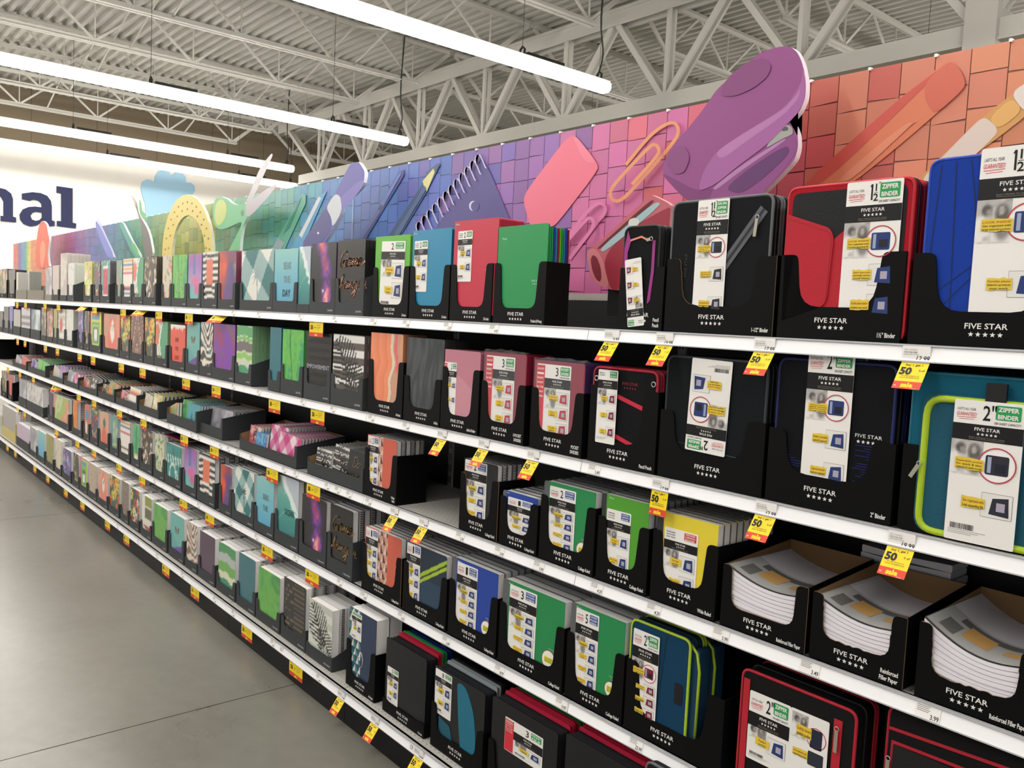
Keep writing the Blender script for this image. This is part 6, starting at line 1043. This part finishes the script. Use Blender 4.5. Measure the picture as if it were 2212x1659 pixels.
# ---------------------------------------------------------------- price labels and sale tags
TY = mat('#f0d21e', .5, name='sale_yellow'); TR = mat('#d8452c', .5, name='sale_red'); TW = mat('#efedea', .45, name='label_white'); TG = mat('#8b8a88', .6, name='label_grey')
_seen = {}
def nearest(row, x):
    c = min(PLACED[row], key=lambda p: 0 if p[0] <= x <= p[1] else min(abs(p[0]-x), abs(p[1]-x))); return c[2]
def uniq(s):
    q = ''.join(c for c in s if not c.isdigit()); k = _seen.get(q, 0); _seen[q] = k+1; return s if not k else s+', %s one' % ['nearer', 'next nearer', 'third', 'fourth', 'fifth', 'sixth', 'seventh', 'eighth'][k-1]
def flag_tag(row, px, price, ang=.62):
    z = ZS[row]; y = RY[row]-.004; x = xat(px, y, z-.01); w_ = .056; r = thing('sale_tag', uniq('flared tag priced %s under the %s' % (price, nearest(row, x))), 'sale tag', (x-w_/2, y, z-.004))
    b = MB(); b.box(0, w_, 0, .0006, -.034, .0, TW); K = -.0004; b.text(price, w_*.96, -.03, .0105, K, INK, al='r', bold=.01, shear=.25, wf=.85); b.text('MFG COUPON', .004, -.009, .0028, K, TG); b.text('FIVE STAR ITEM', .004, -.0145, .0034, K, INK, wf=.8); b.text('BLACK AND COLOR', .004, -.0185, .0028, K, TG, wf=.8); b.build('price_label', r)
    f = MB(); f.box(0, w_, 0, .0006, -.046, 0, TY); f.box(0, w_, 0, .0006, -.064, -.046, TR); f.text('buy 1, get 1', w_/2, -.008, .0052, K, INK, al='c', bold=.02); f.text('50', w_*.06, -.029, .0165, K, INK, bold=.05, wf=1.0); f.text('% off', w_*.72, -.021, .0052, K, INK, shear=.2, wf=.8); f.text('OF LIKE PRODUCTS', w_/2, -.034, .0028, K, INK, al='c'); f.text('EQUAL OR LESSER VALUE', w_/2, -.0385, .0028, K, INK, al='c', wf=.85); f.text('sale', w_/2, -.06, .011, K, TY, al='c', bold=.05); f.text('m', .003, -.059, .005, K, LOGO); f.text('thru sat', w_*.7, -.0635, .0022, K*2, LOGO)
    f.build('yellow_flag', r, (0, 0, -.034), (-ang, 0, 0)); return r
def wide_tag(row, px, bent=0., yaw=0.):
    z = ZS[row]; y = RY[row]-.003; x = xat(px, y, z-.045); w_ = .128; r = thing('sale_tag', uniq('yellow half-off tag below the %s' % nearest(row, x)), 'sale tag', (x-w_/2, y, z-.034), (-bent, 0, yaw))
    b = MB(); b.box(0, w_, 0, .0006, -.048, .004, TY); K = -.0004; b.text('buy 1, get 1', w_*.06, -.006, .0052, K, INK, bold=.02); b.text('50', w_*.1, -.035, .018, K, INK, bold=.05, wf=.9); b.text('%off', w_*.38, -.029, .006, K, INK, bold=.02, wf=.8)
    for i, s in enumerate(('OF LIKE PRODUCTS', 'EQUAL OR LESSER', 'VALUE ITEM')): b.text(s, w_*.56, -.018-.008*i, .0036, K, INK, wf=.8)
    b.text('SALE', w_*.78, -.006, .004, K, TR, bold=.02); b.build('yellow_panel', r); b = MB(); b.box(0, w_, 0, .0006, -.066, -.048, TR); b.text('sale', w_/2, -.063, .011, -.0004, TY, al='c', bold=.05); b.build('red_foot', r); return r
for row, L_ in dict(A=[(1322, '9.99'), (1436, '19.99'), (1652, '17.99'), (1980, '12.99')], B=[(955, '2.99'), (1045, '7.99'), (1152, '3.99'), (1427, '17.99'), (1655, '12.99'), (1948, '19.99')], C=[(852, '4.99'), (915, '4.99')], E=[(737, '7.99'), (810, '8.99'), (905, '14.99')]).items():
    for px, pr_ in L_: flag_tag(row, px, pr_, .12 if (row, px) == ('B', 1427) else .62)
for row, L_ in dict(A=[683, 408, 343, 266, 204, 126, 97, 55, 37], B=[593, 686, 467, 402, 308, 262, 201, 172, 124, 98, 54, 38], C=[677, 588, 463, 398, 310, 258, 203, 170, 72, 43, 17], D=[674, 577, 453, 396, 307, 257, 203, 167, 122, 53, 38], E=[639, 533, 421, 358, 273, 232, 178, 142, 103, 75, 33, 16]).items():
    for px in L_: wide_tag(row, px)
for row, px, b_, yw in (('A', 302, .9, .3), ('A', 472, .9, .25), ('A', 180, .9, .2), ('C', 118, .5, .5), ('D', 452, .3, -.1)): 
    if row != 'D': wide_tag(row, px, b_, yw)
def price(row, px, s, big=True):
    z = ZS[row]; y = RY[row]+.0004; x = xat(px, y, z-.02); w_ = .05; lab = 'white price label %s under the %s' % (s, nearest(row, x)) if s else None; b = MB(); b.box(0, w_, .0, .0005, -.03, 0, TW); K = -.0004
    for i in range(4): b.rect(.004, .03-.003*(i % 2), -.006-.0035*i, -.0046-.0035*i, K, TG)
    if s: b.text(s, w_*.96, -.0275, .0095, K, INK, al='r', bold=.01, wf=.75)
    else: b.rect(w_*.6, w_*.9, -.027, -.022, K, TG)
    o = b.build('price_label', None, (x-w_/2, y, z-.004), (-.22, 0, 0)); tag(o, uniq(lab), 'price label') if s else tag(o, 'small white price label with fine grey print on the %s rail' % ROWNAME[row], 'price label', 'small price labels on the %s rail' % ROWNAME[row]); return o
for row, L_ in dict(A=[(808, '2.99'), (878, '3.98'), (968, '2.29'), (1068, '4.43')], B=[(803, '1.49'), (878, '1.49'), (1285, '5.49')], C=[(797, '2.99'), (995, '2.99'), (1080, '3.99'), (1165, '3.99'), (1290, '4.29'), (1413, '4.29'), (1558, '3.99'), (1750, '3.49'), (2005, '3.99')], D=[(787, '4.99'), (868, '4.29'), (965, '6.49'), (1080, '8.99'), (1213, '9.99'), (1375, '22.99')]).items():
    for px, s in L_: price(row, px, s)
for row, L_ in dict(A=[725, 650, 560, 505, 440, 380], B=[720, 655, 560, 505, 430, 380, 340], C=[755, 730, 708, 640, 615, 545, 515, 495, 478, 430, 415, 380, 366, 330, 316, 290, 278, 240, 225], D=[735, 640, 555, 500, 430, 375, 335, 290], E=[690, 590, 505, 465, 395, 340, 300, 255]).items():
    for px in L_: price(row, px, None)
for px, s in ((608, '12'), (890, '13')):
    b = MB(); x = xat(px, RY['E']-.002, .13); b.box(0, .03, 0, .0005, -.022, 0, TW); b.text(s, .015, -.018, .013, -.0004, INK, al='c', bold=.01); o = b.build('section_number', None, (x-.015, RY['E']-.0015, .147), (-.16, 0, 0)); tag(o, 'shelf section number %s on the bottom rail' % {'12': 'twelve', '13': 'thirteen'}[s], 'number label')
# the shelves are told apart by what stands on them
for row, k, r in SHELVES:
    x0, x1 = (k-1)*BAY, k*BAY; ins = [p for p in PLACED[row] if x0 <= (p[0]+p[1])/2 <= x1]
    if ins: p = min(ins, key=lambda p: abs((p[0]+p[1])/2-(x0+x1)/2)); s = '%s section carrying the %s' % (ROWNAME[row], p[2])
    else: s = 'white-edged %s section %s' % (ROWNAME[row], 'running out of the frame' if k > 0 else 'at the far dark end of the aisle')
    r['label'] = uniq(s)
